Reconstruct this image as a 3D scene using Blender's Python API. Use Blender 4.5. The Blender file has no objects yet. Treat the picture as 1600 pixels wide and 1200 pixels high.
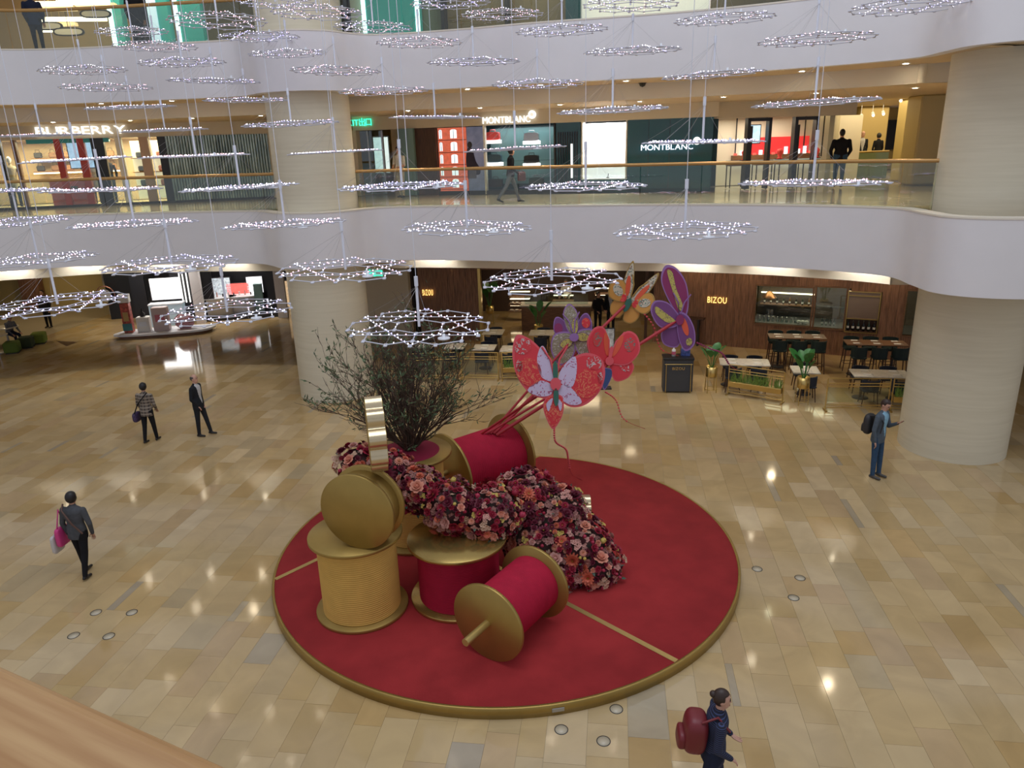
import bpy, bmesh, math, random
import numpy as np
from mathutils import Vector, Matrix
PI = math.pi
rnd = random.Random(11)
sc = bpy.context.scene
COL = sc.collection
# ------------------------------------------------------------------ camera
CAM_H, FPX, PITCH, ROLL = 7.2, 1150.0, math.radians(18.0), 0.031
_f = Vector((0, math.cos(PITCH), -math.sin(PITCH))); _r = Vector((1, 0, 0)); _u = _r.cross(_f)
CR = _r*math.cos(ROLL) - _u*math.sin(ROLL); CU = _r*math.sin(ROLL) + _u*math.cos(ROLL); CF = _f
CP = Vector((0, 0, CAM_H))
cam_d = bpy.data.cameras.new('camera'); cam_d.sensor_fit = 'HORIZONTAL'; cam_d.sensor_width = 36
cam_d.lens = FPX/1600*36; cam_d.clip_start = 0.05; cam_d.clip_end = 300
cam = bpy.data.objects.new('camera', cam_d); COL.objects.link(cam)
cam.matrix_world = Matrix(((CR.x, CU.x, -CF.x, CP.x), (CR.y, CU.y, -CF.y, CP.y), (CR.z, CU.z, -CF.z, CP.z), (0, 0, 0, 1)))
sc.camera = cam
# ------------------------------------------------------------------ world, large lights, exposure
w = bpy.data.worlds.new('world'); sc.world = w; w.use_nodes = True
w.node_tree.nodes['Background'].inputs[0].default_value = (0.84, 0.875, 1.0, 1)
w.node_tree.nodes['Background'].inputs[1].default_value = 0.40
sc.view_settings.view_transform = 'Standard'; sc.view_settings.look = 'None'
sc.view_settings.gamma = 1.0; sc.view_settings.use_curve_mapping = False
sc.view_settings.exposure = 0.38
def area(name, loc, sx, sy, watts, col, rot=(0, 0, 0), spread=PI):
    l = bpy.data.lights.new(name, 'AREA'); l.shape = 'RECTANGLE'; l.size = sx; l.size_y = sy
    l.energy = watts; l.color = col; l.spread = spread
    o = bpy.data.objects.new(name, l); COL.objects.link(o); o.location = loc; o.rotation_euler = rot
    return o
def spot(name, loc, watts, col, size=1.2, blend=0.7, r=0.06, target=None):
    l = bpy.data.lights.new(name, 'SPOT'); l.energy = watts; l.color = col; l.spot_size = size
    l.spot_blend = blend; l.shadow_soft_size = r
    o = bpy.data.objects.new(name, l); COL.objects.link(o); o.location = loc
    if target is not None:
        o.rotation_euler = (Vector(target)-Vector(loc)).to_track_quat('-Z', 'Y').to_euler()
    return o
WARM = (1.0, 0.80, 0.52); COOL = (0.86, 0.92, 1.0); NEUT = (1.0, 0.95, 0.87)
area('atrium_skylight', (0, 8, 23.2), 15, 13, 1500, (0.84, 0.90, 1.0))
# ------------------------------------------------------------------ geometry helpers
def ray(px, py): return (CF*FPX + CR*(px-800) - CU*(py-600)).normalized()
def G(px, py, z=0.0):            # the point at height z seen at a photo pixel
    d = ray(px, py); return CP + d*((z-CP.z)/d.z)
def AY(px, py, Y):               # the point at depth Y seen at a photo pixel
    d = ray(px, py); return CP + d*(Y/d.y)
def AK(px, py, k):               # at distance k along the lens axis
    d = CF*FPX + CR*(px-800) - CU*(py-600); return CP + d*(k/FPX)
def rz(a): return Matrix.Rotation(a, 4, 'Z')
def axis_matrix(p, d, up=Vector((0, 0, 1))):   # local z along d
    z = Vector(d).normalized()
    if abs(z.dot(up)) > 0.98: up = Vector((0, 1, 0))
    x = up.cross(z).normalized(); y = z.cross(x)
    return Matrix(((x.x, y.x, z.x, p[0]), (x.y, y.y, z.y, p[1]), (x.z, y.z, z.z, p[2]), (0, 0, 0, 1)))
class MB:
    def __init__(s): s.v = []; s.f = []; s.m = []; s.s = []
    def add(s, vs, fs, mi=0, sm=False, M=None):
        o = len(s.v)
        s.v += [tuple(M @ Vector(v)) if M is not None else tuple(v) for v in vs]
        for f in fs: s.f.append([i+o for i in f]); s.m.append(mi); s.s.append(sm)
        return s
    def box(s, c, d, mi=0, M=None, bev=0.0):
        x, y, z = c; a, b, h = d[0]/2, d[1]/2, d[2]/2
        if bev <= 0:
            vs = [(x+i*a, y+j*b, z+k*h) for k in (-1, 1) for j in (-1, 1) for i in (-1, 1)]
            return s.add(vs, [(0, 2, 3, 1), (4, 5, 7, 6), (0, 1, 5, 4), (2, 6, 7, 3), (0, 4, 6, 2), (1, 3, 7, 5)], mi, False, M)
        e = min(bev, a*.9, b*.9, h*.9)
        r1 = [(x-a+e, y-b), (x+a-e, y-b), (x+a, y-b+e), (x+a, y+b-e), (x+a-e, y+b), (x-a+e, y+b), (x-a, y+b-e), (x-a, y-b+e)]
        k = [(px*(1)+0, py) for px, py in r1]
        r0 = [(x+(px-x)*(a-e)/a, y+(py-y)*(b-e)/b) for px, py in k]
        vs = [(*p, z-h) for p in r0]+[(*p, z-h+e) for p in r1]+[(*p, z+h-e) for p in r1]+[(*p, z+h) for p in r0]
        fs = [tuple(range(7, -1, -1)), tuple(range(24, 32))]
        for q in range(3):
            for i in range(8): fs.append((q*8+i, q*8+(i+1) % 8, q*8+8+(i+1) % 8, q*8+8+i))
        return s.add(vs, fs, mi, False, M)
    def rings(s, rs, mi=0, sm=True, cap=True, M=None, close=False):   # list of equal-length rings of points
        n = len(rs[0]); vs = [p for r in rs for p in r]; fs = []
        L = len(rs)
        for q in range(L if close else L-1):
            b = ((q+1) % L)*n
            for i in range(n): fs.append((q*n+i, q*n+(i+1) % n, b+(i+1) % n, b+i))
        o = s.add(vs, fs, mi, sm, M)
        if cap and not close:
            s.add(rs[0], [tuple(range(n-1, -1, -1))], mi, False, M); s.add(rs[-1], [tuple(range(n))], mi, False, M)
        return o
    def cyl(s, p0, p1, r0, r1=None, n=12, mi=0, cap=True, sm=True, M=None):
        r1 = r0 if r1 is None else r1
        A = axis_matrix(p0, Vector(p1)-Vector(p0)); h = (Vector(p1)-Vector(p0)).length
        c = [(math.cos(2*PI*i/n), math.sin(2*PI*i/n)) for i in range(n)]
        rs = [[A @ Vector((x*r0, y*r0, 0)) for x, y in c], [A @ Vector((x*r1, y*r1, h)) for x, y in c]]
        return s.rings(rs, mi, sm, cap, M)
    def tube(s, pts, r, n=6, mi=0, sm=True, cap=True, M=None):
        pts = [Vector(p) for p in pts]; R = r if isinstance(r, (list, tuple)) else [r]*len(pts)
        rs = []
        for i, p in enumerate(pts):
            d = (pts[min(i+1, len(pts)-1)]-pts[max(i-1, 0)])
            A = axis_matrix(p, d)
            rs.append([A @ Vector((R[i]*math.cos(2*PI*k/n), R[i]*math.sin(2*PI*k/n), 0)) for k in range(n)])
        return s.rings(rs, mi, sm, cap, M)
    def lathe(s, prof, n=32, mi=0, M=None, sm=True, a0=0, a1=2*PI):   # profile (r,z)
        full = abs(a1-a0-2*PI) < 1e-6; N = n if full else n+1
        vs = []; fs = []
        for r, z in prof:
            for i in range(N):
                a = a0+(a1-a0)*i/n; vs.append((r*math.cos(a), r*math.sin(a), z))
        for q in range(len(prof)-1):
            for i in range(N if full else N-1):
                j = (i+1) % N; fs.append((q*N+i, q*N+j, q*N+N+j, q*N+N+i))
        return s.add(vs, fs, mi, sm, M)
    def prism(s, poly, z0, z1, mi=0, M=None, sm=False):
        n = len(poly)
        ar = sum(poly[i][0]*poly[(i+1) % n][1]-poly[(i+1) % n][0]*poly[i][1] for i in range(n))
        if ar < 0: poly = poly[::-1]
        vs = [(x, y, z0) for x, y in poly]+[(x, y, z1) for x, y in poly]
        s.add(vs, [tuple(range(n-1, -1, -1)), tuple(range(n, 2*n))], mi, False, M)
        return s.add(vs, [(i, (i+1) % n, n+(i+1) % n, n+i) for i in range(n)], mi, sm, M)
    def ball(s, c, r, nu=12, nv=8, mi=0, M=None, sm=True):
        r = (r, r, r) if not isinstance(r, (tuple, list)) else r
        vs = [(c[0], c[1], c[2]-r[2])]; fs = []
        for j in range(1, nv):
            t = -PI/2+PI*j/nv
            for i in range(nu):
                a = 2*PI*i/nu; vs.append((c[0]+r[0]*math.cos(t)*math.cos(a), c[1]+r[1]*math.cos(t)*math.sin(a), c[2]+r[2]*math.sin(t)))
        vs.append((c[0], c[1], c[2]+r[2])); T = len(vs)-1
        for i in range(nu):
            k = (i+1) % nu
            fs.append((0, 1+k, 1+i)); fs.append((T, T-nu+i, T-nu+k))
            for j in range(nv-2): fs.append((1+j*nu+i, 1+j*nu+k, 1+(j+1)*nu+k, 1+(j+1)*nu+i))
        return s.add(vs, fs, mi, sm, M)
    def mesh(s, name, mats):
        me = bpy.data.meshes.new(name); me.from_pydata(s.v, [], s.f)
        for m in (mats if isinstance(mats, (list, tuple)) else [mats]): me.materials.append(m)
        me.polygons.foreach_set('material_index', s.m); me.polygons.foreach_set('use_smooth', s.s); me.update()
        return me
    def build(s, name, mats, parent=None, world=False, **kw):
        if world and parent is not None:
            I = parent.matrix_basis.inverted(); s.v = [tuple(I @ Vector(v)) for v in s.v]
        return link(name, s.mesh(name, mats), parent, **kw)
def link(name, me, parent=None, label=None, cat=None, group=None, kind=None, loc=None, rot=None):
    o = bpy.data.objects.new(name, me); COL.objects.link(o)
    if parent is not None: o.parent = parent
    if loc is not None: o.location = loc
    if rot is not None: o.rotation_euler = rot
    return tag(o, label, cat, group, kind)
def tag(o, label=None, cat=None, group=None, kind=None):
    for k, v in (('label', label), ('category', cat), ('group', group), ('kind', kind)):
        if v: o[k] = v
    return o
def thing(name, label, cat, loc=(0, 0, 0), rotz=0.0, group=None):
    o = bpy.data.objects.new(name, None); o.empty_display_size = 0.2; COL.objects.link(o)
    o.location = loc; o.rotation_euler = (0, 0, rotz); return tag(o, label, cat, group)
def copy_tree(o, parent=None):
    c = o.copy(); COL.objects.link(c); c.parent = parent
    for ch in list(o.children): copy_tree(ch, c)
    return c
def struct(name, mb, mats, parent=None): return mb.build(name, mats, parent, kind=None if parent else 'structure')
# ------------------------------------------------------------------ materials
def mat(name, col, rough=0.5, metal=0.0, noise=0.0, nscale=6.0, bump=0.0, bscale=40.0, emit=None, es=0.0, spec=0.5, stretch=None, coat=0.0, alpha=1.0, col2=None):
    m = bpy.data.materials.new(name); m.use_nodes = True
    t = m.node_tree; b = t.nodes['Principled BSDF']
    b.inputs['Base Color'].default_value = (*col, 1); b.inputs['Roughness'].default_value = rough
    b.inputs['Metallic'].default_value = metal; b.inputs['Specular IOR Level'].default_value = spec
    if coat: b.inputs['Coat Weight'].default_value = coat; b.inputs['Coat Roughness'].default_value = 0.08
    if alpha < 1: b.inputs['Alpha'].default_value = alpha
    if emit: b.inputs['Emission Color'].default_value = (*emit, 1); b.inputs['Emission Strength'].default_value = es
    tc = None
    if noise or bump:
        tc = t.nodes.new('ShaderNodeTexCoord'); mp = t.nodes.new('ShaderNodeMapping'); t.links.new(tc.outputs['Object'], mp.inputs[0])
        if stretch: mp.inputs['Scale'].default_value = stretch
    if noise:
        n = t.nodes.new('ShaderNodeTexNoise'); n.inputs['Scale'].default_value = nscale; n.inputs['Detail'].default_value = 5
        t.links.new(mp.outputs[0], n.inputs['Vector'])
        r = t.nodes.new('ShaderNodeValToRGB'); t.links.new(n.outputs['Fac'], r.inputs[0])
        c2 = col2 or tuple(min(1, c*(1+noise)) for c in col)
        c1 = col if col2 else tuple(c*(1-noise) for c in col)
        r.color_ramp.elements[0].position = 0.32; r.color_ramp.elements[1].position = 0.68
        r.color_ramp.elements[0].color = (*c1, 1); r.color_ramp.elements[1].color = (*c2, 1)
        t.links.new(r.outputs[0], b.inputs['Base Color'])
    if bump:
        n2 = t.nodes.new('ShaderNodeTexNoise'); n2.inputs['Scale'].default_value = bscale; n2.inputs['Detail'].default_value = 3
        t.links.new(mp.outputs[0], n2.inputs['Vector'])
        bp = t.nodes.new('ShaderNodeBump'); bp.inputs['Strength'].default_value = bump; bp.inputs['Distance'].default_value = 0.01
        t.links.new(n2.outputs['Fac'], bp.inputs['Height']); t.links.new(bp.outputs[0], b.inputs['Normal'])
    return m
def emis(name, col, s):
    m = bpy.data.materials.new(name); m.use_nodes = True; t = m.node_tree; t.nodes.clear()
    e = t.nodes.new('ShaderNodeEmission'); e.inputs[0].default_value = (*col, 1); e.inputs[1].default_value = s
    o = t.nodes.new('ShaderNodeOutputMaterial'); t.links.new(e.outputs[0], o.inputs[0]); return m
def glass(name, tint, gloss=0.10, rough=0.02, dens=1.0):
    m = bpy.data.materials.new(name); m.use_nodes = True; t = m.node_tree; t.nodes.clear()
    tr = t.nodes.new('ShaderNodeBsdfTransparent'); tr.inputs[0].default_value = (*tint, 1)
    gl = t.nodes.new('ShaderNodeBsdfGlossy'); gl.inputs['Roughness'].default_value = rough
    fr = t.nodes.new('ShaderNodeFresnel'); fr.inputs[0].default_value = 1.5
    mth = t.nodes.new('ShaderNodeMath'); mth.operation = 'MULTIPLY_ADD'; mth.inputs[1].default_value = 0.9; mth.inputs[2].default_value = gloss*0.3
    t.links.new(fr.outputs[0], mth.inputs[0])
    mx = t.nodes.new('ShaderNodeMixShader'); o = t.nodes.new('ShaderNodeOutputMaterial')
    t.links.new(mth.outputs[0], mx.inputs[0]); t.links.new(tr.outputs[0], mx.inputs[1]); t.links.new(gl.outputs[0], mx.inputs[2]); t.links.new(mx.outputs[0], o.inputs[0])
    return m
M = {}
M['band'] = mat('white_plaster', (.78, .76, .765), .55, noise=.02, nscale=1.2)
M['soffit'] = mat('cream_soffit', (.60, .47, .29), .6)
M['cream'] = mat('cream_paint', (.78, .72, .60), .55)
M['beige'] = mat('beige_wall', (.62, .54, .40), .5)
M['ochre'] = mat('ochre_wall', (.55, .42, .17), .45)
M['gold'] = mat('gold_paint', (.40, .27, .075), .42, .7, noise=.06, nscale=3)
M['goldedge'] = mat('gold_edge', (.56, .41, .15), .36, .7)
M['brass'] = mat('brass_tube', (.62, .45, .16), .28, .9)
M['bronze'] = mat('bronze_rail', (.50, .29, .10), .38, .35)
M['carpet'] = mat('red_carpet', (.36, .030, .031), .92, noise=.12, nscale=2.2, bump=.5, bscale=220, spec=.2)
M['redthread'] = mat('crimson_thread', (.42, .010, .038), .78, noise=.08, nscale=5, spec=.25)
M['creamthread'] = mat('cream_thread', (.72, .43, .105), .8, noise=.06, nscale=5, spec=.25)
M['potmoss'] = mat('crimson_felt', (.30, .01, .045), .9)
M['lacquer'] = mat('red_lacquer', (.42, .02, .03), .45)
M['white'] = mat('white_enamel', (.78, .80, .84), .4)
M['led_rod'] = mat('pale_aluminium', (.56, .57, .64), .4, .1); M['tube'] = mat('white_tube', (.78, .81, .90), .4)
M['ledw'] = emis('led_white', (.92, .88, 1.0), 5.2)
M['ledp'] = emis('led_pink', (1.0, .52, .64), 4.0)
M['ledb'] = emis('led_violet', (.50, .45, 1.0), 4.6)
M['black'] = mat('black_lacquer', (.012, .012, .014), .35)
M['dark'] = mat('dark_charcoal', (.03, .028, .03), .6)
M['darkglass'] = mat('dark_teal_glass', (.012, .072, .082), .08, spec=.7)
M['teal'] = mat('teal_panel', (.05, .20, .20), .25)
M['steel'] = mat('brushed_steel', (.45, .45, .46), .35, .9)
M['wood'] = mat('walnut_plank', (.25, .125, .072), .5, noise=.35, nscale=5, stretch=(6, 6, .5))
M['wooddk'] = mat('dark_walnut', (.075, .036, .022), .5, noise=.3, nscale=5, stretch=(6, 6, .6))
M['woodlt'] = mat('brown_wood', (.20, .10, .05), .45, noise=.25, nscale=6, stretch=(.6, 6, 6))
M['rail'] = mat('oak_handrail', (.36, .18, .06), .42, noise=.28, nscale=7, stretch=(.35, 7, 7), col2=(.50, .30, .125))
M['tabletop'] = mat('pale_stone_top', (.62, .57, .48), .3, noise=.12, nscale=9)
M['navy'] = mat('navy_upholstery', (.012, .018, .035), .7)
M['green_up'] = mat('bottle_green_upholstery', (.008, .024, .024), .65)
M['napkin'] = mat('white_linen', (.80, .78, .74), .8)
M['leaf'] = mat('banana_leaf', (.03, .17, .035), .4, noise=.3, nscale=9)
M['grass'] = mat('snake_plant', (.13, .22, .035), .5, noise=.4, nscale=14)
M['twig'] = mat('dark_twig', (.095, .056, .036), .75)
M['tleaf'] = mat('peach_leaf', (.085, .13, .055), .6, noise=.4, nscale=3)
M['shopwhite'] = mat('white_lightbox', (.9, .9, .9), .5, emit=(1, .98, .94), es=1.6)
M['litwarm'] = emis('warm_lamp', (1, .80, .50), 5)
M['downlight'] = emis('downlight_lens', (1, .86, .62), 60)
M['sign'] = emis('white_sign', (1, .97, .92), 1.35)
M['signwarm'] = emis('amber_sign', (1, .62, .18), 1.6)
M['exit'] = emis('green_sign', (.05, 1, .55), 1.5)
M['glass'] = glass('balustrade_glass', (.86, .93, .90), .10)
M['shopglass'] = glass('shop_glass', (.80, .90, .90), .16)
M['lens'] = mat('black_dome', (.02, .02, .02), .15)
# ------------------------------------------------------------------ plan curves
def catmull(P, n=8):
    P = [Vector((*p, 0)) for p in P]; out = []
    for i in range(len(P)-1):
        a, b, c, d = P[max(i-1, 0)], P[i], P[i+1], P[min(i+2, len(P)-1)]
        for k in range(n):
            t = k/n
            out.append(0.5*((2*b)+(c-a)*t+(2*a-5*b+4*c-d)*t*t+(3*b-a-3*c+d)*t**3))
    out.append(P[-1]); return [(p.x, p.y) for p in out]
def offset(C, d):                 # + = away from the camera
    out = []
    for i, p in enumerate(C):
        a = C[max(i-1, 0)]; b = C[min(i+1, len(C)-1)]
        t = Vector((b[0]-a[0], b[1]-a[1])).normalized(); out.append((p[0]-t.y*d, p[1]+t.x*d))
    return out
CLX, CLY, CRX, CRY, CRAD = -5.46, 22.0, 10.5, 16.3, 1.14
Z2, Z3, Z4, ZC2 = 5.57, 10.12, 14.67, 8.30
RAILP = [(-30, 17.2), (-24, 19.3), (-18.5, 21.2), (-14.75, 22.2), (-13.1, 22.65), (-10.9, 22.55), (-8.7, 22.25), (-6.6, 22.0), (-5.0, 22.0), (-3.2, 21.9), (-1.1, 21.37), (.85, 20.65), (3.85, 19.87), (5.96, 19.03), (7.72, 17.94), (8.75, 16.9), (9.5, 16.3)]
BANDP = RAILP[:7]+[(-7.4, 22.0), (-6.85, 21.5), (-6.3, 20.85), (-5.35, 20.55), (-4.5, 20.85), (-4.0, 21.45), (-3.2, 21.85)]+RAILP[10:15]+[(8.72, 16.9), (8.72, 15.75), (8.72, 14.95), (9.1, 14.4), (9.85, 14.05), (11, 13.95), (12.4, 14.3), (14, 15.2), (18, 16.6), (26, 18)]
BAND = catmull(BANDP, 8); RAIL = catmull(RAILP, 8)
NARROW = catmull(RAILP[:15]+[(8.9, 16.9), (10.5, 16.6), (14, 16.9), (26, 18.6)], 8)
def strip(C, D, z0, z1, mi=0, mb=None, sm=True):   # closed wall between curve C (front) and D (back)
    mb = mb or MB(); n = len(C)
    rs = [[(*C[i], z0), (*C[i], z1), (*D[i], z1), (*D[i], z0)] for i in range(n)]
    for a, b, s in ((0, 1, sm), (1, 2, False), (2, 3, sm), (3, 0, False)):
        mb.add([r[k] for r in rs for k in (a, b)], [(2*i, 2*i+1, 2*i+3, 2*i+2)[::-1] for i in range(n-1)], mi, s)
    return mb
def slab(C, z0, z1, mi=0, yb=38.0):
    return MB().prism(list(C)+[(C[-1][0], yb), (C[0][0], yb)], z0, z1, mi)
# floors, fascias, soffits
for nm, zb, zt, zc, fl in (('middle', 4.05, Z2, 3.55, 'gallery'), ('upper', 8.70, Z3, ZC2, 'upper'), ('top', 13.25, Z4, 12.85, 'top')):
    struct('wall_balcony_'+nm, strip(BAND, offset(BAND, .28), zb, zt), M['band'])
    struct('floor_'+fl, slab(offset(NARROW, .3), zt-.30, zt-.02), mat('gallery_stone_'+fl, (.60, .50, .36), .12, noise=.15, nscale=.9, spec=.6))
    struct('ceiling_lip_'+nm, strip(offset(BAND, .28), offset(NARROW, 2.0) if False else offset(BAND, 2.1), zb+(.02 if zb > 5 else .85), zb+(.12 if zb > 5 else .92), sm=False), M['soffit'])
    bulk = offset(NARROW, 1.7 if zb < 5 else 2.0)
    struct('wall_bulkhead_'+nm, strip(bulk, offset(bulk, .12), zc, zt-.32), M['cream'])
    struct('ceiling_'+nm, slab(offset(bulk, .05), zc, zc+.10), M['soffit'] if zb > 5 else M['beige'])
    struct('trim_'+{'middle': '1', 'upper': '2', 'top': '3'}[nm], strip(offset(BAND, -.012), offset(BAND, .30), zt, zt+.035), M['cream'])
struct('wall_back', MB().box((0, 38.3, 10), (70, .4, 22)), M['ochre'])
struct('wall_left', MB().box((-31, 26, 10), (.4, 26, 22)), M['beige'])
struct('wall_right', MB().box((27, 27, 10), (.4, 24, 22)), M['beige'])
# columns: stone drums with fine horizontal courses
def column_mat():
    m = bpy.data.materials.new('column_stone'); m.use_nodes = True; t = m.node_tree; b = t.nodes['Principled BSDF']
    b.inputs['Roughness'].default_value = .45
    tc = t.nodes.new('ShaderNodeTexCoord'); mp = t.nodes.new('ShaderNodeMapping'); mp.inputs['Scale'].default_value = (.35, .35, 7)
    n = t.nodes.new('ShaderNodeTexNoise'); n.inputs['Scale'].default_value = 2.2; n.inputs['Detail'].default_value = 6
    r = t.nodes.new('ShaderNodeValToRGB'); r.color_ramp.elements[0].color = (.66, .60, .445, 1); r.color_ramp.elements[1].color = (.72, .66, .50, 1)
    r.color_ramp.elements[0].position = .3; r.color_ramp.elements[1].position = .7
    t.links.new(tc.outputs['Object'], mp.inputs[0]); t.links.new(mp.outputs[0], n.inputs['Vector']); t.links.new(n.outputs['Fac'], r.inputs[0]); t.links.new(r.outputs[0], b.inputs['Base Color'])
    return m
CM = column_mat()
for nm, x, y in (('left', CLX, CLY), ('right', CRX, CRY)):
    mb = MB(); mb.lathe([(CRAD, .6*q) for q in range(34)], 72, M=Matrix.Translation((x, y, 0)))
    struct('column_'+nm, mb, CM)
# downlights: where the photo shows them, on the front soffit and on the lower soffit; each storey repeats the plan
R1 = [(95, 156), (230, 153), (358, 152), (610, 142), (730, 139), (845, 133), (978, 127), (1107, 120), (1253, 112), (1415, 100)]
R2 = [(10, 188), (145, 185), (273, 183), (397, 180), (636, 173), (750, 169), (875, 164), (1000, 159), (1130, 152), (1275, 146), (1430, 138)]
lamp = MB(); lamp.lathe([(.0, -.004), (.065, -.004), (.065, .02), (.0, .02)], 20); lamp_me = lamp.mesh('lens', M['downlight'])
ring = MB(); ring.lathe([(.065, -.006), (.11, -.006), (.11, .03), (.065, .03), (.065, -.006)], 20); ring_me = ring.mesh('bezel', M['white'])
ORD = ['first', 'second', 'third', 'fourth', 'fifth', 'sixth', 'seventh', 'eighth', 'ninth', 'tenth', 'eleventh', 'twelfth', 'thirteenth', 'fourteenth', 'fifteenth', 'sixteenth', 'seventeenth', 'eighteenth', 'nineteenth', 'twentieth']
for row, zz, zs in ((R1, 8.715, 'front soffit row'), (R2, 8.295, 'inner soffit row')):
    for i, (px, py) in enumerate(row):
        p = G(px, py, zz-.01)
        if row is R1:                                   # keep it on the soffit behind the lip
            q = min(BAND, key=lambda c: (c[0]-p.x)**2+(c[1]-p.y)**2); p.y = max(p.y, q[1]+.75)
        else:
            q = min(offset(NARROW, 2.0), key=lambda c: (c[0]-p.x)**2+(c[1]-p.y)**2); p.y = max(p.y, q[1]+.4)
        for lev in range(3 if row is R2 else 2):
            t = thing('downlight', f'round recessed downlight, {ORD[i]} from the left in the {zs} of the {("middle", "upper", "top")[lev]} gallery', 'ceiling light', (p.x, p.y, zz+4.55*lev), 0, 'gallery downlights')
            link('lens', lamp_me, t); link('bezel', ring_me, t)
            if lev == 0 and i % 2 == (0 if row is R2 else 1):
                spot('gallery_spot', (p.x, p.y, zz-.05), 120, WARM, 2.2, .9, .10, (p.x, p.y, 0))
# cove lamps that wash the ground-floor bulkhead
bk = offset(NARROW, 1.7)
for px in (20, 128, 262, 365, 680, 715, 915, 1075, 1205, 1350):
    q = min(bk, key=lambda c: abs(math.atan2(c[0], c[1])-math.atan2(ray(px, 425).x, ray(px, 425).y)))
    d = Vector((q[0], q[1], 0)).normalized()
    if px == 715: continue
    spot('cove_spot', (q[0]-d.x*.32, q[1]-d.y*.32, 4.42), 190, NEUT, 2.2, .8, .05, (q[0]-d.x*.02, q[1]-d.y*.02, 3.4))
    t = thing('cove_lamp', f'small lamp in the cove above the ground floor, {ORD[[20, 128, 262, 365, 680, 715, 915, 1075, 1205, 1350].index(px)]} from the left', 'lamp', (q[0]-d.x*.32, q[1]-d.y*.32, 4.45), 0, 'cove lamps over the ground floor')
    MB().cyl((0, 0, -.03), (0, 0, .12), .05, n=10).build('can', M['white'], t); MB().cyl((0, 0, -.034), (0, 0, -.03), .04, n=10).build('lens', M['downlight'], t)
# glass balustrade of the middle and upper gallery
def balustrade(zf, nm, label, rlab):
    t = thing('glass_balustrade', label, 'balustrade', (0, 20, zf)); C = offset(RAIL, .16); acc = 0; st = 0; k = 0
    for i in range(1, len(C)):
        acc += math.dist(C[i], C[i-1])
        if acc > 1.45 or i == len(C)-1:
            seg = C[st:i+1]
            mx = sum(p[0] for p in seg)/len(seg)
            if mx > -19 and abs(mx-CLX) > .55:
                s2 = [Vector((*p, 0)) for p in seg]; s2[0] = s2[0].lerp(s2[1], .04); s2[-1] = s2[-1].lerp(s2[-2], .04)
                s2 = [(v.x, v.y) for v in s2]
                strip(s2, offset(s2, .018), zf+.0, zf+1.0).build('glass_pane', M['glass'], t, world=True)
            st = i; acc = 0
    for part in ([p for p in C if p[0] < CLX-.9 and p[0] > -19], [p for p in C if p[0] > CLX+.9]):
        mb = MB(); mb.tube([(p[0], p[1], zf+1.03) for p in part], .045, 10); mb.build('handrail', M['bronze'], t, world=True, label=rlab)
balustrade(Z2, 'middle', 'clear glass balustrade with bronze handrail along the middle gallery', 'bronze handrail')
balustrade(Z3, 'upper', 'clear glass balustrade along the edge of the upper gallery', 'bronze handrail')
# ------------------------------------------------------------------ floor: stone slabs in running courses
tile_m = bpy.data.materials.new('limestone_slab'); tile_m.use_nodes = True
t_ = tile_m.node_tree; b_ = t_.nodes['Principled BSDF']; b_.inputs['Roughness'].default_value = .085; b_.inputs['Specular IOR Level'].default_value = .62
at_ = t_.nodes.new('ShaderNodeAttribute'); at_.attribute_name = 'tint'
tc_ = t_.nodes.new('ShaderNodeTexCoord'); n_ = t_.nodes.new('ShaderNodeTexNoise'); n_.inputs['Scale'].default_value = 1.3; n_.inputs['Detail'].default_value = 7; n_.inputs['Distortion'].default_value = 1.2
t_.links.new(tc_.outputs['Object'], n_.inputs['Vector'])
mr_ = t_.nodes.new('ShaderNodeMapRange'); mr_.inputs[1].default_value = .3; mr_.inputs[2].default_value = .7; mr_.inputs[3].default_value = .90; mr_.inputs[4].default_value = 1.07
t_.links.new(n_.outputs['Fac'], mr_.inputs[0])
vm_ = t_.nodes.new('ShaderNodeVectorMath'); vm_.operation = 'SCALE'; t_.links.new(at_.outputs['Color'], vm_.inputs[0]); t_.links.new(mr_.outputs[0], vm_.inputs['Scale']); t_.links.new(vm_.outputs[0], b_.inputs['Base Color'])
TONES = [((.52, .43, .27), 26), ((.56, .48, .33), 20), ((.48, .375, .20), 15), ((.60, .535, .40), 12), ((.50, .40, .29), 10), ((.46, .33, .155), 8), ((.64, .58, .46), 5), ((.42, .40, .33), 5), ((.33, .36, .38), 2.6), ((.24, .29, .36), 1.2)]
floor_o = struct('floor', MB().box((-3, 17, -.06), (58, 44, .10)), mat('grout', (.36, .30, .20), .4))
tl = []
TA = math.radians(-8)
tu = Vector((math.cos(TA), math.sin(TA), 0)); tv = Vector((-math.sin(TA), math.cos(TA), 0))
trnd = random.Random(5)
cx = -24.0
while cx < 24:
    wd = trnd.choice((.38, .42, .42, .46, .52, .34)); y = -4+trnd.random()
    while y < 42:
        ln = trnd.choice((.55, .7, .85, .85, 1.0, 1.2)); tone = trnd.choices([a for a, _ in TONES], [b for _, b in TONES])[0]
        parts = [(cx, wd)] if not (tone[2] > tone[0] and trnd.random() < .75) else [(cx, wd*.3), (cx+wd*.3, wd*.7)]
        for q, (x0, ww) in enumerate(parts):
            tn = tone if q == 0 else TONES[trnd.randrange(4)][0]
            j = trnd.uniform(.93, 1.06)
            c = tu*(x0+ww/2)+tv*(y+ln/2)
            if -26 < c.x < 24 and -2 < c.y < 38: tl.append((c, ww, ln, tuple((m_+(v-m_)*.52)*j for v, m_ in zip((tn[0]*.96, tn[1]*.845, tn[2]*.68), (.50, .357, .17)))))
        y += ln
    cx += wd
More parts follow.
